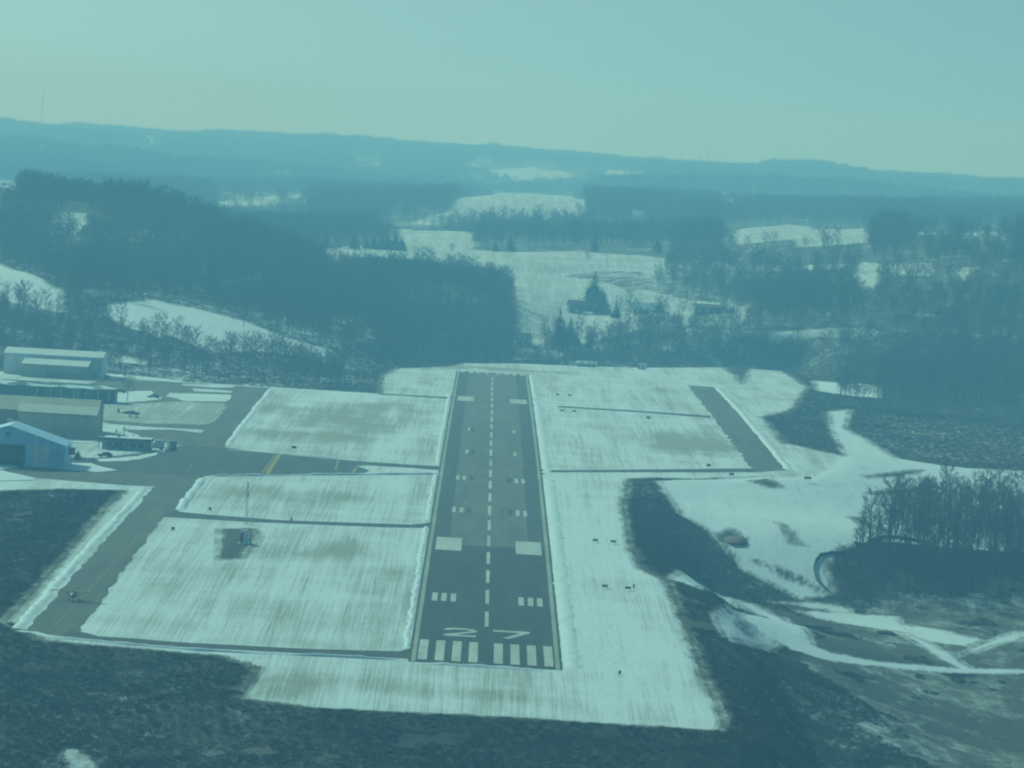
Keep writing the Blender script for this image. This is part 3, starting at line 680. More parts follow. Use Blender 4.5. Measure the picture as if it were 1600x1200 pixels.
def picture(x, y, z):
    q = np.stack([x, y, z], -1)-CAM; d = q@_fw
    return 800+F_PX*(q@_R)/d, 600-F_PX*(q@_U)/d
def grid_points(d0, d1, sp, margin, seed):
    g = np.random.default_rng(seed); out = []
    D = np.arange(d0, d1, sp)
    for dd in D:
        hw = (800+margin)/F_PX*dd; n = int(2*hw/sp)
        xs = CAM[0]+YAW*dd-hw+np.arange(n)*sp+g.uniform(-.48, .48, n)*sp; ys = CAM[1]+dd+g.uniform(-.48, .48, n)*sp
        out.append(np.stack([xs, ys], 1))
    return np.concatenate(out)

def snow_sd(x, y, reach=25):
    s = np.full(x.shape, -reach)
    for p in SNOW_P: s = np.maximum(s, sdf(p, x, y, reach))
    return s
def woods_points(d0, d1, sp, seed, margin=480):
    P = grid_points(d0, d1, sp, margin, seed); x, y = P[:, 0], P[:, 1]
    keep = sdf(FIELD, x, y, 40) < -14
    keep &= snow_sd(x, y) < -1.5+3*vnoise(x/9, y/9, 5)
    for p in BARE_P: keep &= sdf(p, x, y, 20) < 0
    for p in NOTREE_P: keep &= sdf(p, x, y, 20) < 0
    luck = np.random.default_rng(seed+70).random(len(x))
    for p, v in THINWOOD_P: keep &= (sdf(p, x, y, 20) < 0) | (luck < v)
    keep &= (fbm(x/34, y/60, 77, 4) > -.34) | (sp > 15)
    x, y = x[keep], y[keep]
    return np.stack([x, y, terrain(x, y)], 1)
near = woods_points(2470, 3650, 6.9, 1)
lft = near[:, 0] < 60
near = near[~((near[:, 1] < 1480) & (near[:, 0] > 60))]
mid = woods_points(3650, 6600, 9.5, 2)
far = woods_points(6600, 13200, 21, 3)
x_, y_ = grid_points(1620, 2100, 5.7, 480, 4).T
k_ = sdf(STAND_P, x_, y_, 20) > 0
st = np.stack([x_[k_], y_[k_], terrain(x_[k_], y_[k_])], 1)
allnear = np.concatenate([st, near]); g_ = np.random.default_rng(11)
size = (.55+.75*g_.random(len(allnear))**1.4+.22*fbm(allnear[:, 0]/30, allnear[:, 1]/40, 51, 3))*np.where(allnear[:, 1] < 900, 1.05*g_.uniform(.55, 1.2, len(allnear))*np.clip(.62+.65*ss(100, 106, allnear[:, 0])*(1+fbm(allnear[:, 0]/12, allnear[:, 1]/60, 88, 2)*.6), .5, 1.15), np.where((allnear[:, 0] < 0) & (allnear[:, 1] < 1420), .86, 1.0)); turn = g_.uniform(0, 6.28, len(allnear)); pick = np.where((allnear[:, 1] < 900) & (g_.random(len(allnear)) < .7), g_.integers(5, 8, len(allnear)), g_.integers(0, 5, len(allnear)))
px_, py_ = picture(allnear[:, 0], allnear[:, 1], allnear[:, 2]+4)
infr = (px_ > 0) & (px_ < 1600) & (py_ > 0) & (py_ < 1200)
order = [i for i in np.argsort(allnear[:, 1]) if infr[i]][:270]
single = np.zeros(len(allnear), bool); single[order] = True
base = []
for i in range(8):
    base.append(None)
for i in order:
    p = allnear[i]; v = int(pick[i])
    if p[1] < 900: lb, gr = 'bare brown tree in the dense stand beside the curved black silt fence', 'trees of the stand beside the silt fence'
    else: lb, gr = 'bare grey tree at the foot of the wooded hill behind the hangars', 'trees at the foot of the hill behind the hangars'
    if base[v] is None:
        o = thing('bare_tree', lb, 'tree', p, turn[i], gr, float(size[i])); link('trunk', TREE[v][0], o); link('crown', TREE[v][1], o); base[v] = o
    else: copy_tree(base[v], p, turn[i], lb, gr, float(size[i]))
rest = ~single
scatter('woodland', allnear[rest], turn[rest], size[rest], pick[rest], SRC_TREE)
scatter('woodland', mid, g_.uniform(0, 6.28, len(mid)), (.7+.8*g_.random(len(mid))**1.3), g_.integers(0, 5, len(mid)), SRC_TREE)
scatter('woodland', far, g_.uniform(0, 6.28, len(far)), g_.uniform(.55, 1.25, len(far))*(1+.45*fbm(far[:, 0]/120, far[:, 1]/300, 61, 3)), g_.integers(0, 3, len(far)), SRC_FAR)
# brush on the banks around the field
def brush_points(d0, d1, sp, seed):
    P = grid_points(d0, d1, sp, 300, seed); x, y = P[:, 0], P[:, 1]
    f = sdf(FIELD, x, y, 40); keep = (f < -.9+1.2*vnoise(x/4, y/4, 3)) & (snow_sd(x, y, 12) < -1.5)
    keep &= fbm(x/14, y/22, 31, 3) > -.55
    for p, v in GRASS_P[1:2]: keep &= (sdf(p, x, y, 45) < 42*fbm(x/13, y/34, 35, 4)) | (fbm(x/9, y/20, 33, 3) > .42)
    x, y = x[keep], y[keep]; return np.stack([x, y, terrain(x, y)], 1)
br = np.concatenate([brush_points(1090, 1900, 1.45, 5), brush_points(1900, 3150, 2.5, 6)])
scatter('brush', br, g_.uniform(0, 6.28, len(br)), g_.uniform(.45, 1.0, len(br)), g_.integers(0, 4, len(br)), SRC_SHRUB)
print('COUNTS', len(st), len(near), len(mid), len(far), len(br), far[:, 2].max(), mid[:, 2].max(), near[:, 2].max())
# ------------------------------------------------------------------ buildings of the airfield
def gable_x(mb, x0, x1, y0, y1, h, rise):       # ridge along x
    mb.prism([(y0, 0), (y1, 0), (y1, h), ((y0+y1)/2, h+rise), (y0, h)], 'x', x0, x1)
def roof_x(mb, x0, x1, y0, y1, h, rise, ov=.4, t=.22):
    ym = (y0+y1)/2; k = rise/(ym-y0)
    mb.prism([(y0-ov, h-ov*k+.03), (ym, h+rise+.03), (y1+ov, h-ov*k+.03), (y1+ov, h-ov*k+t), (ym, h+rise+t), (y0-ov, h-ov*k+t)], 'x', x0-ov, x1+ov)
def rect_on_front(mb, x0, x1, z0, z1, y, t=.06): mb.box(x0, x1, y-t, y-.004, z0, z1)

# light blue hangar with its door open
b = gp(100, 733); y0 = b[1]; xr = b[0]; W_ = 33.0; cxh = xr-W_/2
t = thing('hangar', 'light blue gabled hangar with its wide sliding door half open', 'hangar', (cxh, y0, b[2]))
hw = W_/2; eh, pk, dp = 6.6, 11.6, 27.0; ox0, ox1, oh = -hw+2.0, hw-10.8, 6.3
m = MB()
m.box(-hw, ox0, 0, .3, -.5, eh); m.box(ox1, hw, 0, .3, -.5, eh)
m.prism([(ox0, oh), (ox1, oh), (ox1, eh), (ox0, eh)], 'y', 0, .3)
m.prism([(-hw, eh+.001), (hw, eh+.001), (0, pk)], 'y', 0, .3)
m.box(-hw, -hw+.3, .3, dp-.3, -.5, eh); m.box(hw-.3, hw, .3, dp-.3, -.5, eh)
m.prism([(-hw, -.5), (hw, -.5), (hw, eh), (0, pk), (-hw, eh)], 'y', dp-.3, dp)
m.build('wall', M['blue_metal'], t)
m = MB(); k_ = (pk-eh)/hw
m.prism([(-hw-.5, eh-.5*k_+.02), (0, pk+.02), (hw+.5, eh-.5*k_+.02), (hw+.5, eh-.5*k_+.25), (0, pk+.25), (-hw-.5, eh-.5*k_+.25)], 'y', -.4, dp+.4); m.build('roof', M['blue_light'], t)
m = MB(); m.box(ox1-.6, ox1+1.4, -.22, -.02, 0, 6.5); d = m.build('door', M['blue_light'], t)
m = MB(); m.box(ox1+1.6, hw-4.6, -.20, -.02, 0, 6.4); m.build('door', M['white_metal'], t)
m = MB(); m.box(-1.0, .4, -.08, -.005, 8.6, 9.8); m.build('window', M['glass'], t)
m = MB(); m.box(hw-4.2, hw-1.0, -.07, -.005, 4.2, 4.6); m.build('wall_sign', M['grey'], t)
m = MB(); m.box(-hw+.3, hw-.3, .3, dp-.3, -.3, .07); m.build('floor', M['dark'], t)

# tan metal hangar in front
b = gp(148, 687)
t = thing('hangar', 'tan ribbed metal hangar with a pale roof, nearest behind the light blue hangar', 'hangar', (b[0]-12.3, b[1], b[2]))
m = MB(); gable_x(m, -12.3, 12.3, 0, 24, 7.6, 1.9); m.build('wall', M['tan_metal'], t)
m = MB(); roof_x(m, -12.3, 12.3, 0, 24, 7.6, 1.9); m.build('roof', M['tan_roof'], t)
m = MB()
for i in range(6): m.box(-12.3+4.1*i+.12, -12.3+4.1*(i+1)-.12, -.10, -.01, 0.0, 7.0)
m.build('door', M['tan_metal'], t)
m = MB(); m.box(-12.3, 12.3, -.14, -.02, 7.05, 7.35); m.build('door_track', M['tan_dark'], t)
m = MB(); m.box(2.4, 3.4, -.16, -.11, 0, 2.1); m.build('side_door', M['grey'], t)
# larger tan hangar behind it
b = gp(26, 678)
t = thing('hangar', 'large brownish tan hangar with a broad weathered roof, half hidden by the tan hangar', 'hangar', (b[0]+2.0, b[1]+4, b[2]))
m = MB(); gable_x(m, -28, 22.6, 0, 40, 7.4, 3.5); m.build('wall', M['tan_dark'], t)
m = MB(); roof_x(m, -28, 22.6, 0, 40, 7.4, 3.5); m.build('roof', mat('weathered_roof', (.34, .31, .24), .7, .2, .15), t)
m = MB(); m.box(-5.5, -3.6, -.07, -.005, 3.2, 4.7); m.build('window', M['white'], t)
m = MB(); m.box(-9.5, -8.1, -.07, -.005, 4.6, 6.0); m.build('window', M['glass'], t)
m = MB(); m.box(-.6, 1.0, -.07, -.005, 0, 2.6); m.build('door', M['dark'], t)
# low green row hangar
b = gp(179, 631)
t = thing('row_hangar', 'long low dark green hangar row with snow on its roof and pale door posts', 'hangar', (b[0], b[1], b[2]))
m = MB(); gable_x(m, -62, 0, 0, 15, 4.7, 1.3); m.build('wall', M['green_metal'], t)
m = MB(); roof_x(m, -62, 0, 0, 15, 4.7, 1.3, .5); m.build('roof', M['green_roof'], t)
for px in (57, 79, 95, 115, 121, 134, 153, 169):
    x = (px-179)/4.38; m = MB(); m.box(x-.28, x+.28, -.09, -.005, .2, 4.3); m.build('door_post', mat('cream_trim', (.50, .44, .24), .6, .1, 1) if px == 57 else bpy.data.materials['cream_trim'], t)
for px in (68, 106, 144, 161):
    x = (px-179)/4.38; m = MB(); m.box(x-1.5, x+1.5, -.06, -.005, 0, 4.0); m.build('door', M['green_metal'], t)
m = MB(); m.box((70-179)/4.38-.5, (70-179)/4.38+.5, -.12, -.065, 1.5, 3.2); m.build('wall_sign', M['red'], t)
# tall white hangar with a lower annex
b = gp(158, 592)
t = thing('hangar', 'tall pale white hangar with a lower tan annex along its front', 'hangar', (b[0]-19, b[1], b[2]))
m = MB(); gable_x(m, -19, 19, 0, 34, 8.0, 1.6); m.build('wall', M['white_metal'], t)
m = MB(); roof_x(m, -19, 19, 0, 34, 8.0, 1.6); m.build('roof', M['white_roof'], t)
a = MB(); a.prism([(-20, -.4), (0, -.4), (0, 6.6), (-20, 5.0)], 'x', -10.5, 14.5); ann = a.build('annex', M['tan_metal'], t)
a = MB(); a.prism([(-20.4, 5.0), (-.01, 6.63), (-.01, 6.9), (-20.4, 5.26)], 'x', -10.9, 14.9); a.build('annex_roof', M['white_roof'], ann)
a = MB(); a.box(-1, 13.5, -20.12, -20.01, 0, 2.6); a.build('annex_door', M['tan_dark'], ann)
m = MB(); m.box(15.2, 17.4, -.08, -.005, 0, 2.4); m.build('door', M['grey'], t)
# terminal office
b = gp(240, 706)
t = thing('office', 'low flat-roofed airfield office with snow on its roof and a dark overhanging eave', 'office', (b[0]-8, b[1], b[2]))
m = MB(); m.box(-8, 6.5, 0, 9, -.4, 3.0); m.build('wall', M['grey'], t)
m = MB(); m.box(-9.6, 7.4, -1.3, 9.6, 3.0, 3.55); rf = m.build('roof', M['brown'], t)
m = MB(); m.box(-7.4, 7.1, -1.0, 9.3, 3.55, 3.80); m.build('roof_snow', M['snow'], rf)
for x in (-6.6, -4.4, -1.2, 1.0, 3.2): 
    m = MB(); m.box(x, x+1.5, -.07, -.005, 1.0, 2.4); m.build('window', M['glass'], t)
m = MB(); m.box(-2.7, -1.6, -.07, -.005, 0, 2.2); m.build('door', M['brown'], t)
for x in (-9.0, 6.9):
    m = MB(); m.box(x-.12, x+.12, -1.1, -.86, -.3, 2.99); m.build('post', M['brown'], t)
m = MB(); m.box(-3.6, -2.8, 3, 3.8, 3.81, 4.7); m.build('chimney', M['grey'], rf)

# vehicles
def wheels(t, xs, ys, r, w=.24):
    for y in ys:
        for x in xs: MB().tube([(x-w/2, y, r), (x+w/2, y, r)], r, 12).build('wheel', M['black'], t)
def car(label, paint, loc, rz):
    t = thing('parked_car', label, 'car', loc, rz)
    m = MB(); m.prism([(-2.2, .35), (2.2, .35), (2.25, .75), (1.2, .95), (-2.1, 1.0), (-2.25, .7)], 'x', -.88, .88); m.build('body', paint, t)
    m = MB(); m.prism([(-1.9, .99), (1.1, .93), (.35, 1.46), (-1.35, 1.48)], 'x', -.76, .76); m.build('cabin', M['glass'], t)
    m = MB(); m.prism([(-1.3, 1.485), (.32, 1.465), (.3, 1.52), (-1.25, 1.53)], 'x', -.74, .74); m.build('car_roof', paint, t)
    wheels(t, (-.8, .8), (-1.35, 1.35), .33)
    return t
def truck(label, box, loc, rz, ln=4.6):
    t = thing('box_truck', label, 'truck', loc, rz)
    m = MB(); m.box(-1.1, 1.1, -ln/2, ln/2-.1, .85, 3.1); m.build('cargo_box', box, t)
    m = MB(); m.prism([(ln/2, .5), (ln/2+1.9, .5), (ln/2+1.9, 1.3), (ln/2+1.3, 1.5), (ln/2+.8, 2.3), (ln/2, 2.3)], 'x', -1.0, 1.0); m.build('cab', M['white'], t)
    m = MB(); m.box(-.5, .5, -ln/2, ln/2, .5, .84); m.build('chassis', M['black'], t)
    m = MB(); m.prism([(ln/2+.86, 2.22), (ln/2+1.3, 1.56), (ln/2+1.36, 1.58), (ln/2+.92, 2.26)], 'x', -.9, .9); m.build('windscreen', M['glass'], t)
    wheels(t, (-.92, .92), (-ln/2+.9, ln/2+1.0), .45, .28)
    return t
truck('white box truck parked against the right end of the office', M['white'], gp(248, 703), RAD(100), 3.2)
truck('grey box truck parked on the apron just right of the white box truck', M['grey'], gp(268, 704), RAD(20), 3.4)
car('dark car parked at the corner of the tall white hangar', M['car_dark'], gp(167, 592), RAD(10))
car('grey car parked in the snow behind the bare apron tree', M['car_grey'], gp(188, 614), RAD(85))
car('dark red car parked in front of the office', M['car_red'], gp(164, 714), RAD(80))
car('dark blue car parked on the snow near the silver light aircraft', M['car_dark'], gp(240, 622), RAD(80))

# aircraft
def aircraft(label, paint, loc, rz):
    t = thing('light_aircraft', label, 'aircraft', loc, rz)
    MB().tube([(0, 3.3, 1.25), (0, 3.0, 1.25), (0, 1.6, 1.35), (0, 0, 1.4), (0, -1.4, 1.4), (0, -4.2, 1.35)], [.25, .48, .62, .64, .50, .14], 10).build('fuselage', paint, t, True)
    m = MB(); m.prism([(.95, 2.06), (.85, 2.20), (.3, 2.22), (-.6, 2.10), (-.6, 2.06)], 'x', -5.4, 5.4); m.build('wing', paint, t)
    m = MB(); m.box(-1.7, 1.7, -4.3, -3.5, 1.42, 1.50); m.build('tailplane', paint, t)
    m = MB(); m.prism([(-3.3, 1.45), (-4.35, 1.45), (-4.55, 2.75), (-4.05, 2.75)], 'x', -.06, .06); m.build('fin', paint, t)
    m = MB(); m.box(-.56, .56, -.4, 1.2, 1.62, 2.05); m.build('cabin_glass', M['glass'], t)
    for s in (-1, 1):
        MB().tube([(s*.5, .35, .95), (s*2.7, .35, 2.08)], .06, 5).build('strut', M['steel'], t)
        w_ = MB().tube([(s*1.18-.09, .1, .28), (s*1.18+.09, .1, .28)], .28, 10).build('wheel', M['black'], t)
        MB().tube([(s*.4, .1, 1.0), (s*1.12, .1, .3)], .05, 5).build('gear_leg', M['steel'], t)
    MB().tube([(-.09, 2.5, .26), (.09, 2.5, .26)], .26, 10).build('wheel', M['black'], t)
    MB().tube([(0, 2.5, 1.0), (0, 2.5, .3)], .05, 5).build('gear_leg', M['steel'], t)
    m = MB(); m.box(-.95, .95, 3.36, 3.41, 1.17, 1.33); m.build('propeller', M['black'], t)
    return t
p = gp(116, 939); p[2] += .06; aircraft('high-winged light aircraft in orange yellow taxiing on the left taxiway', M['orange'], p, RAD(174))
p = gp(203, 652); p[2] += .12; aircraft('silver grey light aircraft parked on the snow between the hangars and the taxiway', M['car_grey'], p, RAD(-95))

# small airfield equipment
b = gp(384, 819); t = thing('lattice_mast', 'thin grey lattice mast standing on the snow field left of the runway', 'mast', b)
m = MB(); Hm = 10.6; c4 = [(-.38, -.38), (.38, -.38), (.38, .38), (-.38, .38)]
for a in c4: m.tube([(a[0], a[1], -.3), (a[0]*.35, a[1]*.35, Hm)], .055, 4)
for i in range(12):
    z = i*Hm/12; z2 = z+Hm/12; s1 = 1-.65*z/Hm; s2 = 1-.65*z2/Hm
    for j in range(4):
        a, c = c4[j], c4[(j+1) % 4]; m.tube([(a[0]*s1, a[1]*s1, z), (c[0]*s2, c[1]*s2, z2)], .03, 3)
m.build('lattice', M['steel'], t)
m = MB(); m.box(-.5, .5, -.06, .06, 7.6, 7.75); m.box(.3, .45, -.07, .07, 7.3, 8.2); m.build('instrument_arm', M['steel'], t)
MB().tube([(0, 0, Hm), (0, 0, Hm+.5)], .14, 8).build('beacon', M['red'], t)
b = gp(381, 850); t = thing('equipment_shelter', 'white equipment shelter with a red side panel on the bare patch below the mast', 'shelter', b)
m = MB(); m.box(-1.5, 2.2, -1.2, 1.6, -.2, .28); m.build('base', M['white'], t)
m = MB(); m.prism([(-1.0, .29), (1.0, .29), (1.0, 3.0), (.7, 3.35), (-.7, 3.35), (-1.0, 3.0)], 'y', -.9, .9); m.build('wall', M['white_metal'], t)
m = MB(); m.box(-1.0, -.25, -.96, -.91, .5, 2.9); m.build('side_panel', M['red'], t)
m = MB(); m.box(1.4, 1.9, -.5, .2, .28, 1.5); m.build('cabinet', M['grey'], t)
m = MB(); m.box(-.85, .85, -1.0, 1.0, 3.36, 3.55); m.build('roof', M['white'], t)
def small_sign(name, label, p, w, h, material, leg=.5, cat='sign', rz=0):
    t = thing(name, label, cat, p, rz); m = MB(); m.box(-w/2, w/2, -.08, .08, leg, leg+h); m.build('panel', material, t)
    for s in (-1, 1): m = MB(); m.box(s*w*.35-.04, s*w*.35+.04, -.04, .04, -.2, leg-.002); m.build('leg', M['steel'], t)
    return t
small_sign('marker', 'red marker post beside the cleared strip right of the mast', gp(455, 818), .5, 1.3, M['red'], .3, 'marker')
for lab, q, mt, wd in [('small dark sign on the snow right beside the left taxiway edge', (270, 831), M['brown'], .9), ('small black sign at the end of the narrow cleared strip, left of the mast', (328, 800), M['black'], .7),
                   ('dark sign at the top edge of the apron beside the brown grass', (459, 703), M['black'], 1.5), ('dark sign at the bottom corner of the bare grass patch beside the turnaround', (1107, 731), M['black'], 1.4),
                   ('dark marker at the top corner of the bare grass patch', (1013, 656), M['black'], 1.5), ('dark post right beside the lower pair of light boxes', (990, 921), M['brown'], .45),
                   ('lone dark marker on the snow beyond the threshold corner', (968, 1057), M['black'], .5), ('dark sign on the snow below the bottom tip of the turnaround', (1143, 745), M['black'], 1.6),
                   ('long dark sign on the snow far right of the turnaround', (1262, 751), M['black'], 2.2)]:
    small_sign('field_sign', lab, gp(*q), wd, .75, mt)
def light_box(label, p, group):
    t = thing('light_unit', label, 'runway light', p, 0, group)
    m = MB(); m.prism([(-.45, .45), (.6, .5), (.6, .95), (-.45, 1.0)], 'x', -.72, .72); m.build('housing', M['grey'], t)
    m = MB(); m.prism([(-.5, 1.005), (.65, .955), (.65, 1.03), (-.5, 1.08)], 'x', -.76, .76); m.build('lid', M['white'], t)
    m = MB(); m.box(-.6, .6, -.50, -.455, .55, .92); m.build('lens', M['glass'], t)
    for x in (-.6, .6): MB().tube([(x, 0, -.3), (x, 0, .46)], .05, 5).build('leg', M['steel'], t)
for lab, q in [('light unit on legs in snow, upper left of the near four', (930, 848)), ('light unit on legs in snow, upper right of the near four', (958, 850)), ('light unit on legs in snow, lower left of the near four', (945, 920)), ('light unit on legs in snow, lower right of the near four', (981, 923)),
               ('light unit on legs in snow, upper left of the far four', (871, 619)), ('light unit on legs in snow, upper right of the far four', (890, 620)), ('light unit on legs in snow, lower left of the far four', (878, 644)), ('light unit on legs in snow, lower right of the far four', (897, 645))]:
    light_box(lab, gp(*q), 'approach light units right of the runway')
b = gp(111, 732); t = thing('pole_sign', 'red square sign on a tall dark pole beside the light blue hangar', 'sign', b)
MB().tube([(0, 0, -.3), (0, 0, 6.4)], .12, 6).build('pole', M['car_dark'], t)
m = MB(); m.box(-.95, .95, -.22, -.13, 4.0, 6.1); m.build('panel', M['brown'], t); m = MB(); m.box(-.55, .55, -.27, -.225, 4.4, 5.7); m.build('panel_face', M['red'], t)
for lab, q in [('white antenna pole behind the office roof, leftmost of three', (182, 683)), ('tallest white antenna pole behind the office roof, middle of three', (194, 681)), ('white antenna pole behind the office roof, rightmost of three', (209, 683))]:
    t = thing('antenna', lab, 'antenna', gp(*q), 0, 'antenna poles behind the office'); hh = 3.2 if 'tallest' in lab else 2.6
    MB().tube([(0, 0, -.3), (0, 0, hh)], .13, 6).build('pole', M['white'], t)
    m = MB(); m.box(-.55, .55, -.06, .06, hh-.9, hh-.65); m.box(-.5, -.3, -.07, .07, hh-1.3, hh-.3); m.build('crossbar', M['white'], t)
a = gp(122, 722); c = gp(150, 722); t = thing('rail_fence', 'short low rail fence on the snow between the pole sign and the office', 'fence', a)
n = 6; v = c-a
for i in range(n):
    x, y = v[0]*i/(n-1), v[1]*i/(n-1); m = MB(); m.box(x-.12, x+.12, y-.1, y+.1, -.3, 1.5); m.build('post', M['grey'], t)
for z in (.6, 1.2): m = MB(); m.prism([(0, z), (v[0], z), (v[0], z+.14), (0, z+.14)], 'y', -.16, -.105); m.build('rail', M['grey'], t)

# silt fences on the snowy slope at the right
def silt_fence(label, pts, grp):
    q = [hit(*p) for p in pts]; t = thing('silt_fence', label, 'fence', q[0], 0, grp)
    Q = []
    for a, b in zip(q[:-1], q[1:]):
        n = max(1, int(np.linalg.norm((b-a)[:2])/4)); Q += [a+(b-a)*i/n for i in range(n)]
    Q.append(q[-1]); m = MB(); pm = MB()
    for a, b in zip(Q[:-1], Q[1:]):
        d = (b-a)[:2]; d = d/(np.linalg.norm(d)+1e-9); nn = np.array([-d[1], d[0]])*.06; A = a-q[0]; B = b-q[0]
        A[2] = zt(a[0], a[1])-q[0][2]; B[2] = zt(b[0], b[1])-q[0][2]
        m.add([(A[0]-nn[0], A[1]-nn[1], A[2]-.2), (B[0]-nn[0], B[1]-nn[1], B[2]-.2), (B[0]+nn[0], B[1]+nn[1], B[2]-.2), (A[0]+nn[0], A[1]+nn[1], A[2]-.2),
               (A[0]-nn[0], A[1]-nn[1], A[2]+1.0), (B[0]-nn[0], B[1]-nn[1], B[2]+1.0), (B[0]+nn[0], B[1]+nn[1], B[2]+1.0), (A[0]+nn[0], A[1]+nn[1], A[2]+1.0)],
              [(0, 3, 2, 1), (4, 5, 6, 7), (0, 1, 5, 4), (1, 2, 6, 5), (2, 3, 7, 6), (3, 0, 4, 7)])
        pm.box(A[0]-.06, A[0]+.06, A[1]-.16, A[1]-.09, A[2]-.3, A[2]+1.3)
    m.build('fabric', M['fabric'], t); pm.build('stakes', M['brown'], t)
silt_fence('black silt fence curving round the left end of the tree stand', [(1322, 867), (1300, 867), (1282, 870), (1274, 880), (1271, 891), (1275, 907), (1292, 925)], 'silt fences')
silt_fence('black silt fence running along the upper side of the tree stand', [(1460, 854), (1420, 845), (1392, 841), (1372, 843), (1356, 851), (1348, 855), (1335, 851)], 'silt fences')
b = hit(1150, 843); t = MB(); r = random.Random(5); n = 16
vs = [(0, 0, 1.1)]; fs = []
for k_ in range(1, 4):
    for j in range(n): a = 6.283*j/n; rr = k_/3*(1+r.uniform(-.2, .2)); vs.append((math.cos(a)*rr*4.5, math.sin(a)*rr*9, max(-.5, 1.1*(1-(k_/3)**1.5)*r.uniform(.7, 1.2)-(.5 if k_ == 3 else 0))))
for j in range(n): fs.append((0, 1+j, 1+(j+1) % n))
for k_ in range(2):
    for j in range(n): fs.append((1+k_*n+j, 1+(k_+1)*n+j, 1+(k_+1)*n+(j+1) % n, 1+k_*n+(j+1) % n))
t.add(vs, fs); o = t.build('soil_heap', mat('red_clay', (.19, .115, .09), .95, .3, .6), None, True); o.location = b
tag(o, 'low heap of reddish clay on the snow beside the dark bank', 'soil heap')

# ------------------------------------------------------------------ buildings beyond the far end
def house(name, label, cat, p, wx, dy, h, rise, wall, roof, rz=0, nwin=2):
    t = thing(name, label, cat, p, rz)
    m = MB(); gable_x(m, -wx/2, wx/2, 0, dy, h, rise); m.v = [(a, b_, c if c > 0 else -1.5) for a, b_, c in m.v]; m.build('wall', wall, t)
    m = MB(); roof_x(m, -wx/2, wx/2, 0, dy, h, rise, .5, .3); m.build('roof', roof, t)
    for i in range(nwin):
        x = -wx/2+wx*(i+.7)/(nwin+.6); m = MB(); m.box(x-.6, x+.6, -.07, -.005, 1.0, 2.2); m.build('window', M['glass'] if wall is not M['brown'] else M['white'], t)
    m = MB(); m.box(wx*.38-.5, wx*.38+.5, -.07, -.005, 0, 2.1); m.build('door', M['white'] if wall is M['brown'] else M['brown'], t)
    return t
SN = M['snow']
b = gp(916, 573); house('shed', 'long white-roofed shed just beyond the far end of the runway', 'shed', b, 9.0, 5, 1.4, .9, M['grey'], M['white_roof'], 0, 2)
b = gp(1003, 577); t = thing('checkered_hut', 'small white hut with red panels on the snow edge beyond the runway', 'hut', b)
m = MB(); m.box(-2, 2, 0, 2.4, -.3, 2.5); m.build('wall', M['white'], t)
for x0, x1, z0, z1 in ((-2.0, -.9, 0, 2.5), (.0, .8, .6, 1.9)):
    m = MB(); m.box(x0, x1, -.08, -.005, z0, z1); m.build('panel', M['red'], t)
m = MB(); m.box(-2.2, 2.2, -.2, 2.6, 2.51, 2.7); m.build('roof', M['white'], t)
house('barn', 'dark barn beside the tall evergreens in the snowy valley field', 'barn', hit(902, 490), 8, 10, 4.2, 2.4, M['brown'], M['brown'], RAD(8), 1)
house('house', 'house with a snow-covered roof among trees in the valley', 'house', hit(1006, 492), 11, 9, 3.2, 3.0, M['brown'], SN, RAD(-6), 3)
house('long_shed', 'long dark building on the snow at the right end of the valley field', 'shed', hit(1112, 491), 17, 9, 3.2, 1.4, M['brown'], M['brown'], RAD(-8), 4)
house('shed', 'small white shed at the right end of the long dark building', 'shed', hit(1142, 489), 3.2, 3, 2.6, .8, M['white'], SN, 0, 1)
house('cottage', 'low dark cottage with snow on its roof in the trees beyond the runway', 'house', hit(983, 545), 9, 7, 2.4, 1.6, M['brown'], SN, RAD(4), 2)
house('house', 'grey house at the foot of the wooded hill beyond the runway end', 'house', hit(818, 541), 7.5, 8, 3.6, 2.4, M['grey'], M['grey'], RAD(10), 2)
house('house', 'white house with a snowy roof on the hilltop at the left edge', 'house', hit(8, 290), 9, 8, 3.0, 2.0, M['white'], SN, RAD(-14), 2)
for lab, q in [('tiny pale house on the hazy slope above the right-hand woods', (1133, 331)), ('tiny pale house on the far ridge left of the middle', (473, 236)), ('tiny pale house beside the round snowy hilltop field', (722, 304)), ('tiny pale house at the end of the narrow snow strip right of the hilltop field', (1000, 352)),
               ('tiny pale house on the far ridge at the left among hazy woods', (232, 222))]:
    q = hit(*q); q[2] += 2; house('farmhouse', lab, 'house', q, 12, 10, 6, 3, M['white'], SN, 0, 2)
def far_mast(label, px, py, D, hpx, wd=1.0, name='radio_mast'):
    p = at_d(px, py, D); p[2] = zt(p[0], p[1]); top = hpx/F_PX*D+max(0, (at_d(px, py, D)[2]-p[2]))
    t = thing(name, label, 'mast', p); m = MB(); s = wd/2
    for a in ((-s, -s), (s, -s), (s, s), (-s, s)): m.tube([(a[0], a[1], -2), (a[0]*.8, a[1]*.8, top)], .16, 4)
    n = max(3, int(top/3))
    for i in range(n):
        z, z2 = top*i/n, top*(i+1)/n
        m.tube([(-s, -s, z), (s, -s, z2)], .10, 3); m.tube([(s, s, z), (-s, s, z2)], .10, 3)
    m.build('lattice', M['steel'], t); MB().tube([(0, 0, top), (0, 0, top+3)], .25, 5).build('antenna', M['steel'], t)
far_mast('tall thin radio mast on the skyline at the far left', 65, 190, 10800, 48)
far_mast('thin mast on the hazy slope left of the middle, below the skyline', 441, 262, 9000, 36, .9)
far_mast('short mast poking above the skyline left of the middle', 472, 216, 11500, 8)
far_mast('tall mast among the hazy woods right of the middle', 1091, 292, 8200, 52, 1.0)
far_mast('short mast on the skyline, leftmost of the right-hand cluster', 1066, 250, 11000, 13)
far_mast('tallest skyline mast of the right-hand cluster', 1104, 252, 10900, 18, 1.6)
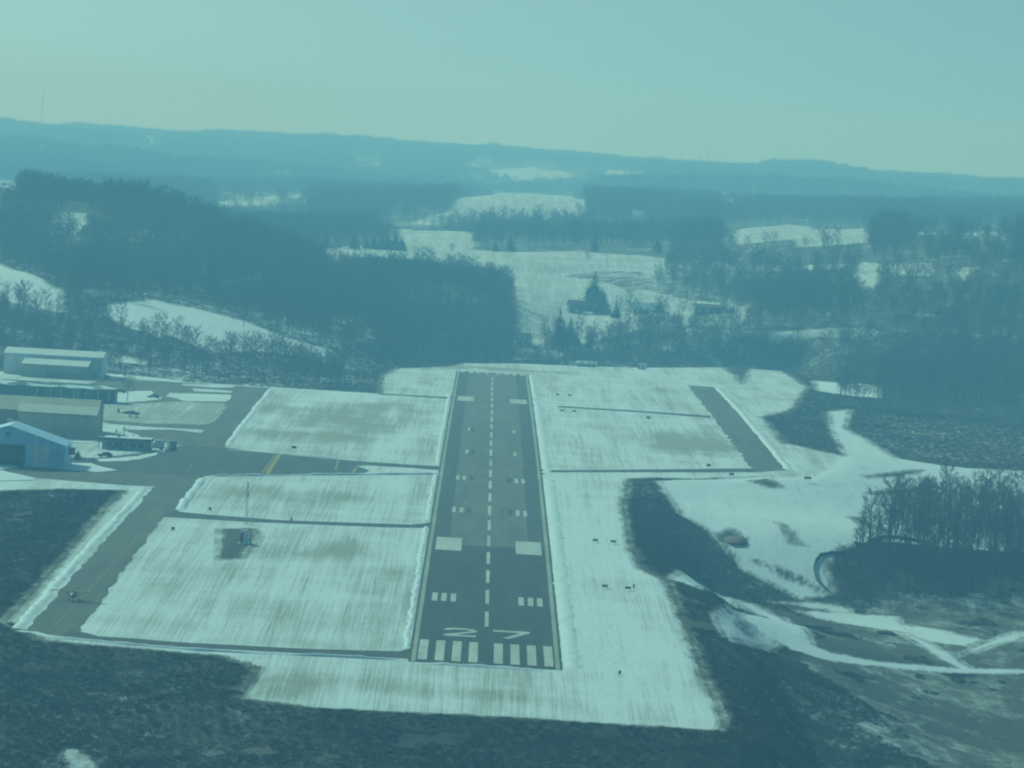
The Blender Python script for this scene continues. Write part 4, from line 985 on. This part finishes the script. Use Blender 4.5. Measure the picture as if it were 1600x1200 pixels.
far_mast('short skyline mast between the tallest one and the rightmost one', 1116, 252, 10900, 12, 1.4)
far_mast('short skyline mast, rightmost of the right-hand cluster', 1127, 253, 10900, 12, 1.4)

# ------------------------------------------------------------------ single trees
CONE = []
for i in range(3):
    a, b_ = conifer_parts(20+i, 11, 2.5+.4*i); CONE.append((a.mesh('trunk', M['bark']), b_.mesh('crown', M['needle'])))
def conifer(label, px, py, hpx, wide=1.0, v=0, grp=None):
    p = hit(px, py); D = p[1]-CAM[1]; s = 1.15*hpx/F_PX*D/11.0
    t = thing('conifer', label, 'tree', p, v*1.3, grp, (s*wide, s*wide, s)); link('trunk', CONE[v % 3][0], t); link('crown', CONE[v % 3][1], t)
conifer('dark conifer at the edge of the woods, left of the tallest one', 508, 386, 30, 1.2, 0)
conifer('tallest pointed conifer at the left end of the snowy field', 553, 390, 36, 1.1, 1)
G_ = 'conifers of the dark clump'
for i, (x, h, lb) in enumerate([(572, 20, 'shortest, leftmost'), (584, 22, 'second from left'), (596, 23, 'third from left'), (607, 25, 'fourth from left'), (617, 28, 'tallest'), (627, 22, 'rightmost')]):
    conifer('conifer in the dark clump on the snowy field, %s' % lb, x, 389+i*.5, h, 1.5, i, G_)
conifer('small dark conifer by the road, left one of a close pair', 774, 393, 20, 1.3, 1); conifer('taller dark conifer by the road, right one of a close pair', 797, 393, 27, 1.2, 2)
conifer('pointed conifer below the round snowy hilltop field', 882, 350, 26, 1.2, 0); conifer('short bushy conifer right beside the pointed one below the hilltop field', 895, 352, 17, 1.8, 1)
conifer('big dark conifer at the right corner of the hilltop field', 922, 356, 34, 1.4, 2); conifer('slim dark conifer in the hedge below the snow strip', 929, 394, 32, 1.2, 0)
conifer('dark conifer at the right end of the long snowy field', 1027, 394, 26, 1.3, 1)
conifer('largest dark evergreen in the valley, standing beside the barn', 927, 486, 58, 1.45, 2); conifer('dark evergreen leaning close to the right side of the largest one', 940, 492, 40, 1.6, 1)
conifer('broad dark evergreen beyond the runway, below the barn', 872, 545, 62, 1.35, 0); conifer('dark evergreen just right of the broad one below the barn', 890, 538, 40, 1.5, 2)
conifer('dark evergreen in front of the house with the snowy roof', 962, 498, 26, 1.6, 0); conifer('dark bush-like evergreen right of the house with the snowy roof', 1030, 490, 22, 1.7, 1)
conifer('dark rounded evergreen shrub left of the red pole sign', 99, 720, 14, 2.2, 0); conifer('dark rounded evergreen shrub right of the red pole sign', 121, 718, 14, 2.2, 1)
def bare(label, px, py, hpx, v, wide=1.0, grp=None, rz=0.0):
    p = hit(px, py); s = hpx/F_PX*(p[1]-CAM[1])/10.5
    t = thing('bare_tree', label, 'tree', p, rz, grp, (s*wide, s*wide, s)); link('trunk', TREE[v % 5][0], t); link('crown', TREE[v % 5][1], t)
bare('lone bare tree on the snow between the green hangar row and the apron', 198, 627, 44, 1)
bare('wide-crowned bare tree at the snowy edge beyond the turnaround', 1158, 602, 32, 2, 1.5); 
bare('lone bare tree standing on the snow clearing of the left hill', 380, 512, 34, 3)
bare('small bare tree at the fence line of the long snowy field', 706, 398, 18, 0)
bare('small bare tree in the middle of the long snowy field', 917, 412, 18, 4, 1.2)
r = random.Random(12)
for i in range(46):
    x, y = [(r.uniform(845, 1000), r.uniform(510, 562)), (r.uniform(1005, 1380), r.uniform(528, 562)), (r.uniform(950, 1090), r.uniform(488, 505))][0 if i < 14 else 1 if i < 38 else 2]
    bare('bare tree among the houses in the valley beyond the runway', x, y, r.uniform(28, 42), i, 1.0, 'bare trees in the valley beyond the runway', r.uniform(0, 6))
# ------------------------------------------------------------------ haze
HZ0, HZ1 = -52, 150
hz = MB().box(-3700, 3700, -1500, 13400, HZ0, HZ1)
k = bpy.data.materials.new('haze'); k.use_nodes = True; k.node_tree.nodes.clear()
ho = k.node_tree.nodes.new('ShaderNodeOutputMaterial'); pv = k.node_tree.nodes.new('ShaderNodeVolumePrincipled')
pv.inputs['Color'].default_value = (.30, .64, 1.0, 1); pv.inputs['Absorption Color'].default_value = (1, 1, 1, 1); pv.inputs['Density'].default_value = 2.15e-4; pv.inputs['Anisotropy'].default_value = .16
k.node_tree.links.new(pv.outputs[0], ho.inputs['Volume'])
tag(hz.build('haze', k), kind='stuff')
